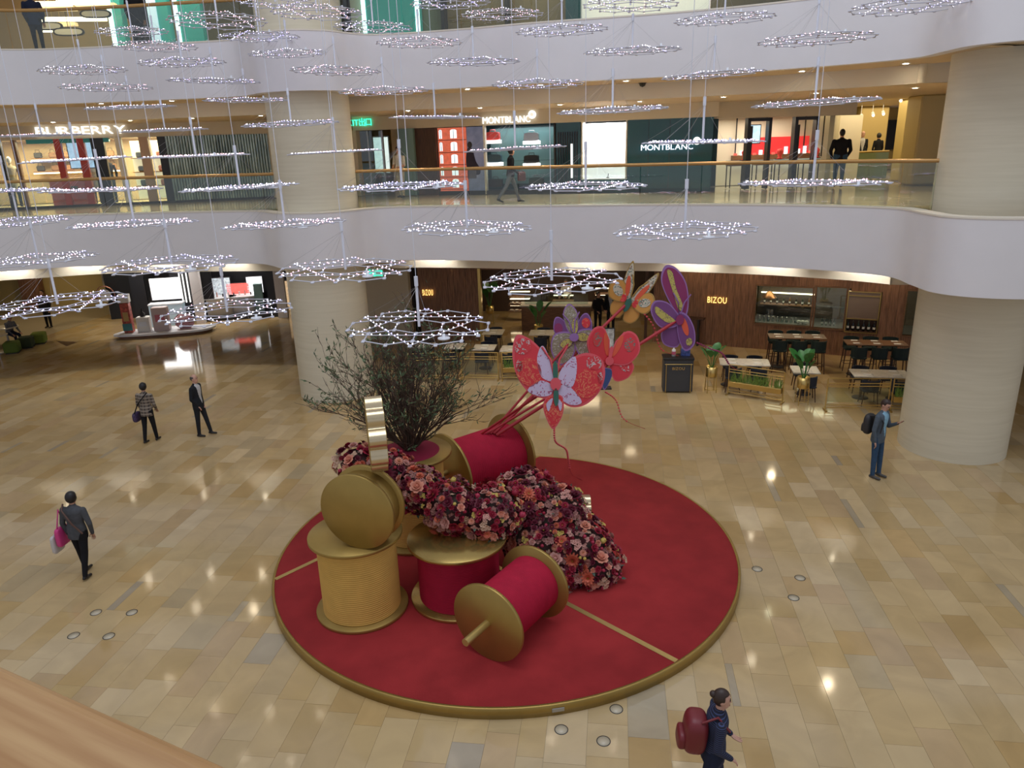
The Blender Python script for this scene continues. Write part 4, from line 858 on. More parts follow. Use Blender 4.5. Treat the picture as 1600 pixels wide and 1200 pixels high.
p = G(1308, 293, Z2); person('broad person in black jacket seen from behind on the middle gallery', p, math.radians(-12), 1.76, ((.04, .02), (-.06, .02)), ((.1, .25, .5, .3), (.1, .25, .5, .3)), .03, (0, .1), 'black', 'denim', 'shoe', ('short', HAIR), hem=.14, bulk=1.22)
p = G(1341, 274, Z2); person('person in dark suit and white shirt walking towards the black-jacketed person', p, math.radians(175), 1.72, ((.2, .05), (-.2, .1)), ((-.1, .15, .2), (.1, .15, .2)), .02, (0, 0), 'suit', 'suit', 'shoe', ('bald', HAIRG), SKIN2, hem=.14, shirt='shirt')
p = G(1367, 272, Z2); person('person in long black dress walking away towards the far corridor', p, math.radians(10), 1.62, ((.15, .05), (-.15, .1)), ((.05, .2, .3), (.05, .2, .3)), .02, (0, 0), 'black', 'black', 'shoe', ('bob', HAIR), hem=.22)
# visitors at the rail of the upper gallery
for px, lab, tp in ((57, 'person in dark coat standing at the far left of the upper gallery', 'navy'), (216, 'person in black coat standing on the upper gallery left of the column', 'black'), (529, 'person in dark jacket behind the upper glass right of the left column', 'suit')):
    p = G(px, 40, Z3+.3) if False else AY(px, 48, 23.6); person(lab, (p.x, p.y, Z3), math.radians(20), 1.66, ((.03, .02), (-.05, .02)), ((.1, .18, .5), (.1, .18, .5)), .03, (0, 0), tp, 'black', 'shoe', ('short', HAIR), hem=.16, bulk=1.1, voxel=.02)
# ------------------------------------------------------------------ shop fronts: a frame along each wall line
class Fr:
    def __init__(s, A, B, z0=0.0):
        s.A = Vector((*A, 0)); s.u = (Vector((*B, 0))-s.A).normalized(); s.L = (Vector((*B, 0))-s.A).length; s.n = Vector((-s.u.y, s.u.x, 0)); s.ang = math.atan2(s.u.y, s.u.x); s.z0 = z0
    def hit(s, px, py, d=0.0):          # (along, height above the storey floor) where a photo pixel meets the wall plane set back by d
        r = ray(px, py); t = ((s.A+s.n*d-CP).dot(s.n))/r.dot(s.n); p = CP+r*t; return (p-s.A).dot(s.u), p.z-s.z0
    def thing(s, name, label, cat, group=None, at=0.0, d=0.0, z=0.0):
        p = s.A+s.u*at+s.n*d; return thing(name, label, cat, (p.x, p.y, s.z0+z), s.ang, group)
    def root(s, name): o = bpy.data.objects.new(name, None); COL.objects.link(o); o.location = (s.A.x, s.A.y, s.z0); o.rotation_euler = (0, 0, s.ang); o['kind'] = 'structure'; return o
    def rect(s, px0, px1, py0, py1, d=0.0):
        ym = (py0+py1)/2; xm = (px0+px1)/2
        return s.hit(px0, ym, d)[0], s.hit(px1, ym, d)[0], s.hit(xm, py1, d)[1], s.hit(xm, py0, d)[1]
    def light(s, name, at, d, z, sx, sy, watts, col, tilt=0.0):
        p = s.A+s.u*at+s.n*d; return area(name, (p.x, p.y, s.z0+z), sx, sy, watts, col, (tilt, 0, s.ang))
def bx(x0, x1, y0, y1, z0, z1, mb=None, mi=0, bev=0): return (mb or MB()).box(((x0+x1)/2, (y0+y1)/2, (z0+z1)/2), (abs(x1-x0), abs(y1-y0), abs(z1-z0)), mi, None, bev)
_let = {}
def letter_mesh(ch, size, ext, m_, bold=0.0):
    k = (ch, size, ext, m_.name, bold)
    if k not in _let:
        cu = bpy.data.curves.new('letter', 'FONT'); cu.body = ch; cu.size = size; cu.extrude = ext; cu.offset = bold; cu.resolution_u = 3
        o = bpy.data.objects.new('letter', cu); COL.objects.link(o); dg = bpy.context.evaluated_depsgraph_get(); dg.update()
        me = bpy.data.meshes.new_from_object(o.evaluated_get(dg)); bpy.data.objects.remove(o); me.materials.clear(); me.materials.append(m_)
        xs = [v.co.x for v in me.vertices] or [0, size*.3]; _let[k] = (me, min(xs), max(xs))
    return _let[k]
def sign(parent, text, x, y, z, size, m_, ext=.02, gap=.09, width=None, bold=0.0, center=False):
    ms = [(letter_mesh(c, size, ext, m_, bold) if c != ' ' else None) for c in text]
    ws = [(q[2]-q[1]) if q else size*.3 for q in ms]; g = gap*size
    xs = 1.0
    if width and len(text) > 1: g = .10*size; xs = (width-g*(len(text)-1))/sum(ws); ws = [w_*xs for w_ in ws]
    if center: x -= (sum(ws)+g*(len(ws)-1))/2
    for q, w_ in zip(ms, ws):
        if q: link('letter', q[0], parent, loc=(x-q[1]*xs, y, z), rot=(PI/2, 0, 0)).scale = (xs, 1, 1)
        x += w_+g
    return x
F1 = Fr((-19.5, 25.9), (-8.6, 28.55), Z2); F2 = Fr((-4.2, 27.75), (6.75, 24.55), Z2); F3 = Fr((6.75, 24.9), (11.2, 25.4), Z2)
TOP = 2.28; CEIL = ZC2-Z2+.02
# ---- left clothing shop
r = F1.root('wall_shop_left'); bx(-6, F1.L, 0, .35, TOP, CEIL).build('sign_band', M['beige'], r); bx(-6, F1.L, .0, .10, -.02, .06).build('plinth', M['dark'], r)
bx(-6, F1.L, 3.2, 3.3, 0, TOP+.4).build('rear_wall', mat('shop_cream', (.55, .40, .24), .6), r); bx(-6, F1.L, .1, 3.2, TOP, TOP+.06).build('shop_ceiling', mat('shop_ceiling', (.45, .34, .22), .6), r)
s0, s1, _, _ = F1.rect(268, 424, 215, 320); rd = MB()
k = s0
while k < s1: rd.cyl((k, .0, .06), (k, .0, TOP), .045, n=6, cap=False); k += .095
rd.build('fluted_glass', mat('fluted_teal_glass', (.38, .48, .46), .12, .3, noise=.45, nscale=1.3, stretch=(2.5, 1, .7)), r); bx(s0-.06, s1, .1, .16, .0, TOP).build('backing_panel', M['teal'], r)
bx(s1, F1.L+2.5, -.02, .3, 0, TOP+.02).build('wall_end', M['beige'], r)
tt = F1.thing('shop_sign', 'illuminated white shop lettering above the left clothing shop', 'sign'); a, b, z0, z1 = F1.rect(56, 197, 196, 209); sign(tt, 'BURBERRY', a, -.06, z0-.02, (z1-z0)*1.42, M['sign'], .03, width=b-a)
def panel_x(F, px, d=0): return F.hit(px, 270, d)[0]
for i, (px, w_, m_, lab) in enumerate(((7, .10, M['black'], 'black'), (30, .12, M['woodlt'], 'timber'), (98, .20, mat('red_frame', (.45, .05, .03), .4), 'red'), (134, .22, mat('red_frame_b', (.40, .045, .03), .4), 'red'), (160, .42, M['black'], 'black'), (193, .20, M['cream'], 'cream'), (232, .30, mat('pink_beige', (.50, .34, .24), .5), 'beige'), (262, .35, M['black'], 'black'))):
    x = panel_x(F1, px); bx(x-w_/2, x+w_/2, .02, .22, 0, TOP).build('mullion', m_, r)
gl = MB(); bx(panel_x(F1, -20), panel_x(F1, 266), .06, .075, .06, TOP, gl); gl.build('shop_glass', M['shopglass'], r)
a, b, z0, z1 = F1.rect(40, 170, 217, 227); bx(a, b, .03, .2, TOP-.14, TOP).build('light_trough', mat('green_reflective', (.05, .25, .20), .15, .4), r)
a, b = panel_x(F1, 65), panel_x(F1, 128)
t = F1.thing('display_counter', 'orange-red low counter in the left shop window', 'counter', at=(a+b)/2, d=.8); bx(-(b-a)/2, (b-a)/2, -.25, .3, 0, .92).build('counter_body', mat('vermilion', (.62, .06, .03), .45), t); bx(-(b-a)/2-.03, (b-a)/2+.03, -.28, .33, .92, .96).build('counter_top', M['woodlt'], t); bx(-.15, .25, -.27, -.25, .55, .68).build('recess', M['dark'], t)
for zz in (1.15, 1.62):
    t = F1.thing('wall_shelf', f'timber shelf at the {"lower" if zz < 1.4 else "upper"} height in the left shop', 'shelf', at=(a+b)/2-.3, d=2.8, z=zz); bx(-1.4, 1.6, -.25, .3, 0, .05).build('board', M['woodlt'], t); bx(-1.4, 1.6, -.25, -.24, -.05, 0).build('light_strip', M['litwarm'], t)
    for q in range(6):
        h = F1.thing('handbag', f'leather handbag, {ORD[q]} from left on the {"lower" if zz < 1.4 else "upper"} shelf of the left shop', 'handbag', 'handbags in the left shop', (a+b)/2-1.5+.5*q, 2.8, zz+.05)
        bx(-.13, .13, -.08, .08, 0, .20, bev=.03).build('bag_body', [M['dark'], M['woodlt'], mat('tan_leather', (.30, .15, .07), .5)][q % 3], h); MB().tube([(-.08, 0, .19), (-.06, 0, .30), (.06, 0, .30), (.08, 0, .19)], .010, 5).build('handle', M['dark'], h)
a, b = panel_x(F1, 198), panel_x(F1, 255)
for c_i, xx in enumerate((a+.25, a+.95, b+.1)):
    t = F1.thing('display_case', f'backlit bag display bay, {ORD[c_i]} from left behind the cream post', 'display case', 'backlit display bays', xx, 1.2); bx(-.3, .3, .28, .33, .1, TOP-.1).build('back_panel', mat('lit_panel', (.7, .6, .45), .5, emit=(1, .78, .5), es=.6), t)
    for zz in (.55, 1.05, 1.55): bx(-.3, .3, 0, .28, zz, zz+.03).build('shelf', M['woodlt'], t); bx(-.12, .10, .06, .22, zz+.03, zz+.24, bev=.03).build('bag', [M['dark'], mat('rust_leather', (.33, .10, .05), .5)][c_i % 2], t)
a, z = F1.hit(120, 235); t = F1.thing('window_screen', 'bright blue and white video screen in the left shop window', 'screen', at=a, d=.6, z=1.3); bx(-.45, .45, 0, .05, 0, .9).build('screen_panel', mat('screen_blue', (.3, .45, .6), .3, noise=.9, nscale=3, emit=(.55, .75, 1), es=.7), t); bx(-.48, .48, .01, .06, -.03, .93).build('screen_frame', M['dark'], t)
for q, px in enumerate((18, 146, 170)):
    a = panel_x(F1, px, .9); t = F1.thing('mannequin', f'dressed shop mannequin, {ORD[q]} from left in the left shop window', 'mannequin', 'mannequins in the left shop', a, .9)
    mb = MB(); mb.lathe([(.10, .55), (.17, .80), (.13, 1.02), (.19, 1.32), (.16, 1.42), (.05, 1.46), (.045, 1.52)], 16); mb.build('torso', CL[('beige', 'white', 'black')[q]], t); MB().ball((0, 0, 1.64), (.075, .09, .12), 10, 8).build('head', M['white'], t)
    for s in (-1, 1): MB().tube([(s*.08, 0, .75), (s*.09, .02, .4), (s*.09, 0, .03)], [.09, .06, .045], 8).build('leg', CL['black'], t); MB().tube([(s*.19, 0, 1.36), (s*.25, 0, 1.08), (s*.22, .08, .84)], [.055, .045, .03], 8).build('arm', CL[('beige', 'white', 'black')[q]], t)
F1.light('shop_light', panel_x(F1, 90), 1.6, TOP-.05, 4.5, 1.6, 330, (1, .74, .45)); F1.light('shop_light', panel_x(F1, 215), 1.4, TOP-.05, 3, 1.4, 200, (1, .78, .5))
# ---- exit passage right of the left column
r = F2.root('wall_shop_middle'); bx(-1.3, F2.L, 0, .35, TOP, CEIL).build('sign_band', M['beige'], r)
x0, x1 = panel_x(F2, 600), panel_x(F2, 652); bx(-1.2, panel_x(F2, 556), .0, .3, 0, TOP).build('pier', M['beige'], r)
bx(-1.2, x1+.4, 3.0, 3.1, 0, TOP+.4).build('passage_end', M['beige'], r); bx(panel_x(F2, 603), panel_x(F2, 612), 1.2, 3.0, 0, TOP).build('passage_wall', M['ochre'], r)
for px, w_ in ((558, .06), (579, .05), (601, .07)): x = panel_x(F2, px, .9); bx(x-w_/2, x+w_/2, .9, .98, 0, TOP).build('door_post', M['steel'], r)
bx(panel_x(F2, 558, .9), panel_x(F2, 601, .9), .93, .945, 0, TOP).build('door_glass', M['shopglass'], r)
a, z = F2.hit(590, 232, 1.6); t = F2.thing('advert_lightbox', 'tall pale lightbox with figure glowing behind the passage doors', 'lightbox', at=a, d=1.9, z=.75); bx(-.3, .3, 0, .06, 0, 1.3).build('lit_face', mat('advert_print', (.55, .62, .55), .4, noise=.8, nscale=4, emit=(.8, .95, .9), es=.7), t); bx(-.33, .33, .02, .10, -.04, 1.34).build('frame', M['steel'], t)
bx(panel_x(F2, 628), panel_x(F2, 652), -.15, .1, 0, TOP).build('fluted_pilaster', mat('jade_glass', (.16, .26, .22), .2), r); bx(panel_x(F2, 652), panel_x(F2, 684), .0, .12, 0, TOP).build('brown_panel', M['wooddk'], r)
tt = F2.thing('exit_sign', 'green illuminated exit sign with Chinese characters beside the left column', 'sign'); a, b, z0, z1 = F2.rect(549, 581, 186, 196); sign(tt, 'EXIT出口', a-.30, -.05, z0, (z1-z0)*1.35, M['exit'], .01, gap=.10)
tt = F1.thing('shop_sign', 'unused', 'sign') if False else None
# ---- pen shop
tt = F2.thing('shop_sign', 'white illuminated lettering with round star emblem over the middle shop', 'sign'); a, b, z0, z1 = F2.rect(755, 829, 181, 192); sign(tt, 'MONTBLANC', a, -.06, z0, (z1-z0)*1.35, M['sign'], .03, width=b-a)
def emblem(parent, x, y, z, R):
    MB().cyl((x, y-.03, z), (x, y+.03, z), R, n=28).build('emblem_disc', M['sign'], parent)
    st = [((R*.62 if k % 2 == 0 else R*.40)*math.cos(PI/6*k), (R*.62 if k % 2 == 0 else R*.40)*math.sin(PI/6*k)) for k in range(12)]
    MB().prism(st, 0, .012, 0, Matrix.Translation((x, y-.032, z)) @ Matrix.Rotation(PI/2, 4, 'X')).build('emblem_star', mat('emblem_grey', (.55, .5, .42), .5, emit=(1, .9, .75), es=.6), parent)
ax, az = F2.hit(832, 179); emblem(tt, ax, -.06, az, .13)
bx(panel_x(F2, 684), F2.L, .9, 1.0, 0, TOP+.1).build('rear_wall', mat('deep_teal', (.01, .055, .06), .3), r); bx(panel_x(F2, 684), F2.L, .05, .9, TOP, TOP+.05).build('niche_ceiling', M['dark'], r); bx(panel_x(F2, 684), F2.L, .0, .9, -.02, .12).build('niche_plinth', M['dark'], r)
a, b, z0, z1 = F2.rect(684, 728, 203, 292); z0, z1 = .12, TOP-.02
t = F2.thing('brick_building_poster', 'tall backlit poster of a red brick building with arched windows', 'poster', at=a, d=.12, z=z0); W_, H_ = b-a, z1-z0
bx(0, W_, 0, .04, 0, H_).build('poster_sheet', mat('poster_red', (.50, .09, .05), .5, noise=.25, nscale=7, emit=(1, .22, .12), es=.35), t)
wp = mat('poster_window', (.7, .78, .8), .4, emit=(.85, .95, 1), es=.8); wk = mat('poster_line', (.16, .03, .03), .6)
for row in range(5):
    zb = H_*(.04+.195*row); bx(0, W_, -.004, 0, zb-.035, zb-.015).build('ledge_line', wk, t)
    for cx_, ww in ((W_*.10, .11), (W_*.56, .24)):
        pts = [(-ww/2, 0), (ww/2, 0), (ww/2, .25)]+[(ww/2*math.cos(q), .25+.05*math.sin(q)) for q in (PI*.25, PI*.5, PI*.75)]+[(-ww/2, .25)]
        MB().prism([(x, z) for x, z in pts], 0, .006, 0, Matrix.Translation((cx_, -.001, zb+.03)) @ Matrix.Rotation(PI/2, 4, 'X')).build('printed_window', wp, t); bx(cx_-.008, cx_+.008, -.009, -.006, zb+.03, zb+.31).build('glazing_bar', wk, t)
a, b = panel_x(F2, 730), panel_x(F2, 755); t = F2.thing('figure_poster', 'dark poster of a figure in a coat sitting by a case', 'poster', at=a, d=.12, z=.12)
bx(0, b-a, 0, .04, 0, TOP-.14).build('poster_sheet', mat('poster_violet', (.16, .17, .26), .4, noise=.4, nscale=2, emit=(.35, .4, .6), es=.12), t); MB().prism(ell(.10, 1.55, .085, .11), 0, .008, 0, Matrix.Rotation(PI/2, 4, 'X')).build('printed_head', M['dark'], t); MB().prism(bez([(-.06, .9), (.0, 1.40), (.18, 1.42), (.30, 1.0), (.45, .75), (.40, .55), (.1, .6)]), 0, .008, 0, Matrix.Rotation(PI/2, 4, 'X')).build('printed_coat', mat('print_navy', (.02, .015, .04), .5), t); bx(-.02, .30, -.01, 0, .42, .72).build('printed_case', mat('print_grey', (.13, .13, .2), .5), t)
# display niche with bags on lit plinths
a, b = panel_x(F2, 757), panel_x(F2, 868)
for q, (px, py, m_, lab) in enumerate(((769, 212, mat('red_bag', (.62, .06, .05), .4), 'red leather bag'), (830, 213, M['steel'], 'grey leather case'), (772, 247, mat('blue_bag', (.05, .09, .12), .4), 'blue leather bag'), (830, 248, M['dark'], 'black leather case'), (774, 285, M['dark'], 'large black travel bag'), (838, 283, mat('olive_bag', (.05, .07, .06), .5), 'dark green travel bag'))):
    x, z = F2.hit(px, py, .35); zb = z-.14; t = F2.thing('display_bag', f'{lab} on a lit plinth in the middle shop window', 'bag', 'bags in the middle shop window', x, .40, zb)
    MB().prism(bez([(-.22, 0), (-.25, .14), (-.20, .25), (.20, .25), (.25, .14), (.22, 0)], 4), -.09, .09, 0, Matrix.Rotation(PI/2, 4, 'X')).build('bag_body', m_, t); MB().tube([(-.10, 0, .24), (-.09, 0, .33), (.09, 0, .33), (.10, 0, .24)], .014, 5).build('handle', m_, t)
    if q < 4: t = F2.thing('lit_plinth', f'glowing white plinth under the {lab}', 'plinth', 'lit plinths', x, .40, zb-.12); bx(-.28, .28, -.14, .14, 0, .11).build('plinth_block', M['shopwhite'], t)
for zz in (.62, 1.22): bx(a+.05, b-.05, .2, .7, zz-.13, zz-.115).build('glass_shelf', M['shopglass'], r)
bx(a, a+.06, .0, .2, 0, TOP).build('niche_jamb', M['cream'], r); bx(b-.05, b, .0, .2, 0, TOP).build('niche_jamb', M['dark'], r)
bx(a, b, .84, .86, .3, TOP-.1).build('niche_back', mat('niche_teal', (.12, .22, .22), .3), r); F2.light('niche_light', (a+b)/2, .45, TOP-.04, b-a-.3, .5, 16, (.86, .95, 1))
# striped dark panel, white niche, dark glass with sign
a, b = panel_x(F2, 869), panel_x(F2, 906); bx(a, b, .05, .12, 0, TOP).build('dark_panel', M['darkglass'], r)
for q in range(9): x = a+.06+(b-a-.1)*q/9; bx(x, x+.035, .02, .05, .35, TOP-.3).build('fin', M['black'], r)
bx(panel_x(F2, 892), panel_x(F2, 895), -.02, .0, .5, 1.6).build('light_slot', M['sign'], r)
a, b = panel_x(F2, 908), panel_x(F2, 979)
bx(a, b, .5, .54, .45, TOP-.05).build('niche_back', M['white'], r); bx(a, b, .02, .5, .42, .46).build('niche_sill', M['white'], r); bx(a, a+.05, .02, .5, .45, TOP).build('niche_jamb', M['cream'], r); bx(b-.05, b, .02, .5, .45, TOP).build('niche_jamb', M['cream'], r); bx(a, b, .0, .06, 0, .42).build('niche_apron', M['darkglass'], r)
F2.light('niche_light', (a+b)/2, .28, TOP-.03, b-a-.3, .35, 60, (1, .98, .95)); t = F2.thing('display_pen_stand', 'tiny dark pen stand in the bright white niche', 'display', at=(a+b)/2+.1, d=.28, z=.46); bx(-.05, .05, -.04, .04, 0, .03).build('base', M['dark'], t); MB().cyl((0, 0, .03), (.02, 0, .15), .012, n=8).build('pen', M['black'], t)
a, b = panel_x(F2, 980), panel_x(F2, 1111); bx(a, b, .0, .06, 0, TOP).build('dark_glass_wall', M['darkglass'], r)
for q in range(1, 4): x = a+(b-a)*q/4; bx(x-.006, x+.006, -.006, .0, 0, TOP).build('glass_joint', M['black'], r)
tt = F2.thing('shop_sign', 'bluish white illuminated lettering with round emblem on dark glass', 'sign'); s_, e_, z0, z1 = F2.rect(1002, 1083, 225, 234); sign(tt, 'MONTBLANC', s_, -.05, z0, (z1-z0)*1.42, mat('cool_sign', (.9, .92, 1), .5, emit=(.82, .88, 1), es=1.3), .03, width=e_-s_); ax, az = F2.hit(1089, 220); emblem(tt, ax, -.05, az, .12)
# ---- red jewellery shop, open front
r = F3.root('wall_shop_right'); bx(-.2, F3.L+.3, 0, .3, TOP-.05, CEIL).build('sign_band', M['beige'], r)
bx(-.2, F3.L+2, 2.4, 2.5, 0, TOP).build('rear_wall', M['cream'], r); bx(-.2, F3.L, .3, 2.4, TOP, TOP+.05).build('shop_ceiling', M['cream'], r)
xa, xb = panel_x(F3, 1165, 2.2), panel_x(F3, 1262, 2.2); bx(xa, xb, 2.3, 2.39, 1.05, 1.62).build('red_display_wall', mat('lit_red', (.60, .02, .03), .4, emit=(1, .06, .05), es=.35), r); bx(xa-.5, xb+.4, 2.2, 2.39, .86, 1.03).build('timber_ledge', M['woodlt'], r); bx(xa-.5, xb+.4, 2.15, 2.3, .70, .76).build('light_strip', M['sign'], r)
for q in range(14): x = xa-.4+(xb-xa+.7)*q/13; bx(x-.05, x+.05, 2.22, 2.30, 1.03, 1.10+.09*(q % 3)).build('jewel_glint', M['sign'] if q % 3 else mat('glint_red', (.5, .03, .03), .3, emit=(1, .15, .1), es=.8), r)  # small glowing boxes stand in for the sparkle along the ledge
for x in (xa-.4, xa+.7, xb-.2, xb+.5): bx(x-.02, x+.02, 2.28, 2.3, .9, TOP).build('panel_joint', M['dark'], r)
for q, px in enumerate((1180, 1252)):
    x = panel_x(F3, px, .2); t = F3.thing('portal_frame', f'tall black door frame, {"left" if q == 0 else "right"} one at the red shop entrance', 'door frame', 'black portal frames', x, .2)
    for s in (-.36, .36): bx(s-.05, s+.05, -.12, .12, 0, TOP-.06).build('jamb', M['black'], t)
    bx(-.41, .41, -.12, .12, TOP-.16, TOP-.06).build('head', M['black'], t); bx(-.31, -.20, -.05, .05, .0, TOP-.3).build('door_leaf', M['dark'], t)
x, z = F3.hit(1178, 205, .5); t = F3.thing('video_screen', 'blue and white video screen beside the left black door frame', 'screen', at=x, d=.5, z=1.45); bx(-.22, .22, 0, .05, 0, .55).build('screen_panel', mat('screen_cyan', (.4, .6, .7), .3, noise=.9, nscale=4, emit=(.6, .85, 1), es=.9), t); bx(-.25, .25, .01, .06, -.03, .58).build('screen_frame', M['dark'], t)
for q, px in enumerate((1150, 1190, 1225, 1262)):
    x = panel_x(F3, px, 1.0); t = F3.thing('jewellery_counter', f'slim-legged timber counter, {ORD[q]} from left in the red shop', 'counter', 'counters in the red shop', x, 1.0)
    bx(-.3, .3, -.2, .2, .72, .84).build('case', M['woodlt'], t); bx(-.3, .3, -.2, .2, .84, .90).build('glass_top', M['shopglass'], t)
    for sx_ in (-1, 1):
        for sy_ in (-1, 1): bx(sx_*.27-.015, sx_*.27+.015, sy_*.17-.015, sy_*.17+.015, 0, .72).build('leg', M['dark'], t)
for q, px in enumerate((1158, 1212, 1268)):
    x = panel_x(F3, px, 1.2); t = F3.thing('red_display_bust', f'small red jewellery stand, {ORD[q]} from left on the counters', 'display stand', 'red jewellery stands', x, 1.0, .90); MB().lathe([(.10, 0), (.11, .02), (.05, .05), (.09, .18), (.11, .26), (.04, .34)], 14).build('bust', mat('red_velvet', (.50, .03, .03), .6, emit=(1, .1, .05), es=.15), t); MB().box((0, 0, -.005), (.26, .2, .02)).build('tray', M['dark'], t)
F3.light('shop_light', F3.L*.45, 1.2, TOP-.04, 3.2, 1.4, 60, (1, .86, .66))
# ---- corridor running back on the right, ochre walls
r = bpy.data.objects.new('wall_corridor', None); COL.objects.link(r); r['kind'] = 'structure'; r.location = (0, 0, Z2)
p0 = AY(1283, 250, 26.0); p1 = AY(1322, 250, 31.5); MB().prism([(p0.x, 25.6), (p0.x+.12, 25.5), (AY(1326, 250, 35.9).x, 35.9), (AY(1326, 250, 35.9).x-.2, 35.9)], 0, CEIL).build('left_wall', mat('glazed_corridor', (.40, .36, .22), .25), r)
p2 = AY(1400, 250, 33); bx(AY(1362, 240, 36).x-8, p2.x+9, 36.0, 36.2, 0, CEIL).build('end_wall', M['ochre'], r)
for px, Y_, w_ in ((1352, 33.5, 1.2), (1424, 27.0, .95), (1455, 25.0, 1.6)):
    p = AY(px, 250, Y_); MB().box((p.x, Y_, CEIL/2), (w_, .9, CEIL), bev=.05).build('pier', M['ochre'], r)
p = AY(1385, 245, 35.6); t = thing('far_shop_window', 'dark far shop window with small bright displays at the corridor end', 'shop window', (p.x, 35.8, Z2)); bx(-1.1, 1.2, 0, .15, .9, 2.2).build('dark_pane', M['black'], t)
for x, w_, m_ in ((-.45, .35, M['sign']), (.85, .6, mat('screen_violet', (.5, .5, .8), .4, emit=(.7, .75, 1), es=2))): bx(x-w_/2, x+w_/2, -.05, .0, 1.45, 1.95).build('lit_display', m_, t)
p = AY(1400, 250, 29.0); t = thing('inner_balustrade', 'greenish glass balustrade with pale rail deep in the right corridor', 'balustrade', (p.x, 29, Z2)); bx(-2.2, -.3, 0, .02, 0, .95).build('glass_pane', mat('green_glass', (.20, .26, .14), .1), t); bx(.6, 1.5, -.6, -.58, 0, .95).build('glass_pane', mat('green_glass_b', (.22, .28, .15), .1), t); MB().tube([(-2.2, 0, .98), (-.3, 0, .98)], .03, 8).build('handrail', M['brass'], t)
MB().tube([(.6, -.6, 0), (.62, -.6, 1.0)], .03, 8).build('post', M['brass'], t)
for q, (px, py, Y_) in enumerate(((1316, 172, 26), (1396, 150, 27), (1407, 157, 27), (1346, 183, 30), (1364, 180, 30), (1380, 178, 30))):
    p = AY(px, py, Y_); t = thing('track_spotlight', f'small warm spotlight, {ORD[q]} of the cluster over the right corridor', 'spotlight', p, 0, 'corridor spotlights'); MB().cyl((0, .05, .10), (0, -.02, 0), .05, .06, 10).build('lamp_can', M['white'], t); MB().ball((0, -.03, -.01), .05, 8, 6).build('bulb', M['litwarm'], t); MB().cyl((0, .05, .1), (0, .05, max(.12, ZC2-p.z)), .012, n=6).build('stem', M['white'], t)
area('corridor_light', (AY(1390, 250, 30).x, 31, ZC2-.06), 5, 4, 110, (1, .80, .48)); area('corridor_light', (AY(1330, 250, 26).x+1, 27.0, ZC2-.06), 3, 2, 45, (1, .82, .5))
p = AY(1004, 127, 21.9); t = thing('security_camera', 'small black dome camera on the soffit of the middle gallery', 'camera', (p.x, p.y, 8.72)); MB().lathe([(.0, -.11), (.07, -.08), (.095, -.02), (.10, 0), (0, 0)], 16).build('dome', M['lens'], t); MB().lathe([(.10, -.01), (.12, -.01), (.12, .02), (.10, .02)], 16).build('collar', M['dark'], t)
# ------------------------------------------------------------------ upper gallery, seen only at its foot
F4 = Fr((-19.5, 26.6), (-6.2, 28.4), Z3); F5 = Fr((-4.6, 27.8), (12, 24.2), Z3)
r = F4.root('wall_upper_left'); bx(-6, F4.L, 2.6, 2.7, 0, 2.7).build('rear_wall', mat('upper_beige', (.42, .32, .18), .5), r); r5 = F5.root('wall_upper_right'); bx(0, F5.L, .5, .6, 0, 2.7).build('rear_wall', mat('upper_olive', (.22, .18, .10), .4), r5)
def lx(F, px, d=0): return F.hit(px, 25, d)[0]
for q, (F, px, w_) in enumerate(((F4, 252, .5), (F4, 296, .8), (F4, 183, .35), (F5, 612, 1.9))):
    x = lx(F, px); t = F.thing('lit_glass_pier', f'glowing teal glass pier, {("left of the two by the dark screen", "right of the two by the dark screen", "small one far left", "wide one right of the left column")[q]} upstairs', 'pier', 'teal glass piers', x, -.1); bx(-w_/2, w_/2, 0, .5, 0, 2.6).build('glass_block', mat('teal_lit', (.05, .30, .27), .2, emit=(.1, .75, .65), es=.16), t)
    for s in ((-1, 1) if w_ > 1 else (-1,)): bx(s*w_/2-.07, s*w_/2+.07, -.03, .0, 0, 2.6).build('light_edge', mat('teal_edge', (.6, .9, .85), .3, emit=(.65, 1, .95), es=2.2), t)
for q, (px, py, w_) in enumerate(((75, 6, 1.3), (92, 14, 1.0), (130, 4, 1.5), (150, 8, 1.2), (110, 30, 2.2), (95, 38, 1.0), (85, 47, .9), (165, 20, 1.2))):
    p = AY(px, py, 25.2+.42*q); t = thing('slat_pendant', f'warm glowing slat lamp, {ORD[q]} of the cluster upstairs at far left', 'lamp', p, F4.ang, 'warm slat lamps upstairs'); MB().box((0, 0, 0), (w_, .25, .10)).build('slat', M['litwarm'] if q % 2 == 0 else mat('dim_slat', (.6, .42, .2), .5, emit=(1, .7, .35), es=.7), t); MB().cyl((0, 0, .05), (0, 0, max(.1, 12.8-p.z)), .01, n=5).build('stem', M['brass'], t)
for q, (px, py) in enumerate(((150, 22), (108, 50), (74, 41))):
    p = AY(px, py, 26.0); t = thing('round_ended_sign', f'pale hanging sign with dark rounded outline, {ORD[q]} of three upstairs', 'sign', p, F4.ang, 'hanging signs upstairs'); MB().prism(bez([(-.38, -.10), (-.38, .10), (.38, .10), (.38, -.10)], 6), 0, .05, 0, Matrix.Rotation(PI/2, 4, 'X')).build('outline', M['dark'], t); MB().prism(bez([(-.33, -.07), (-.33, .07), (.33, .07), (.33, -.07)], 6), .05, .06, 0, Matrix.Rotation(PI/2, 4, 'X')).build('face', M['cream'], t); MB().cyl((0, -.02, .1), (0, -.02, max(.2, 12.8-p.z)), .01, n=5).build('stem', M['dark'], t)
x = lx(F4, 228); t = F4.thing('dark_screen', 'tall dark screen with pale blue light beside the teal piers upstairs', 'screen', at=x, d=-.2); bx(-.5, .1, 0, .2, 0, 2.4).build('dark_panel', M['black'], t); bx(.12, .40, .02, .1, 0, 2.4).build('light_panel', mat('pale_blue_panel', (.5, .65, .75), .4, emit=(.6, .8, 1), es=.6), t)
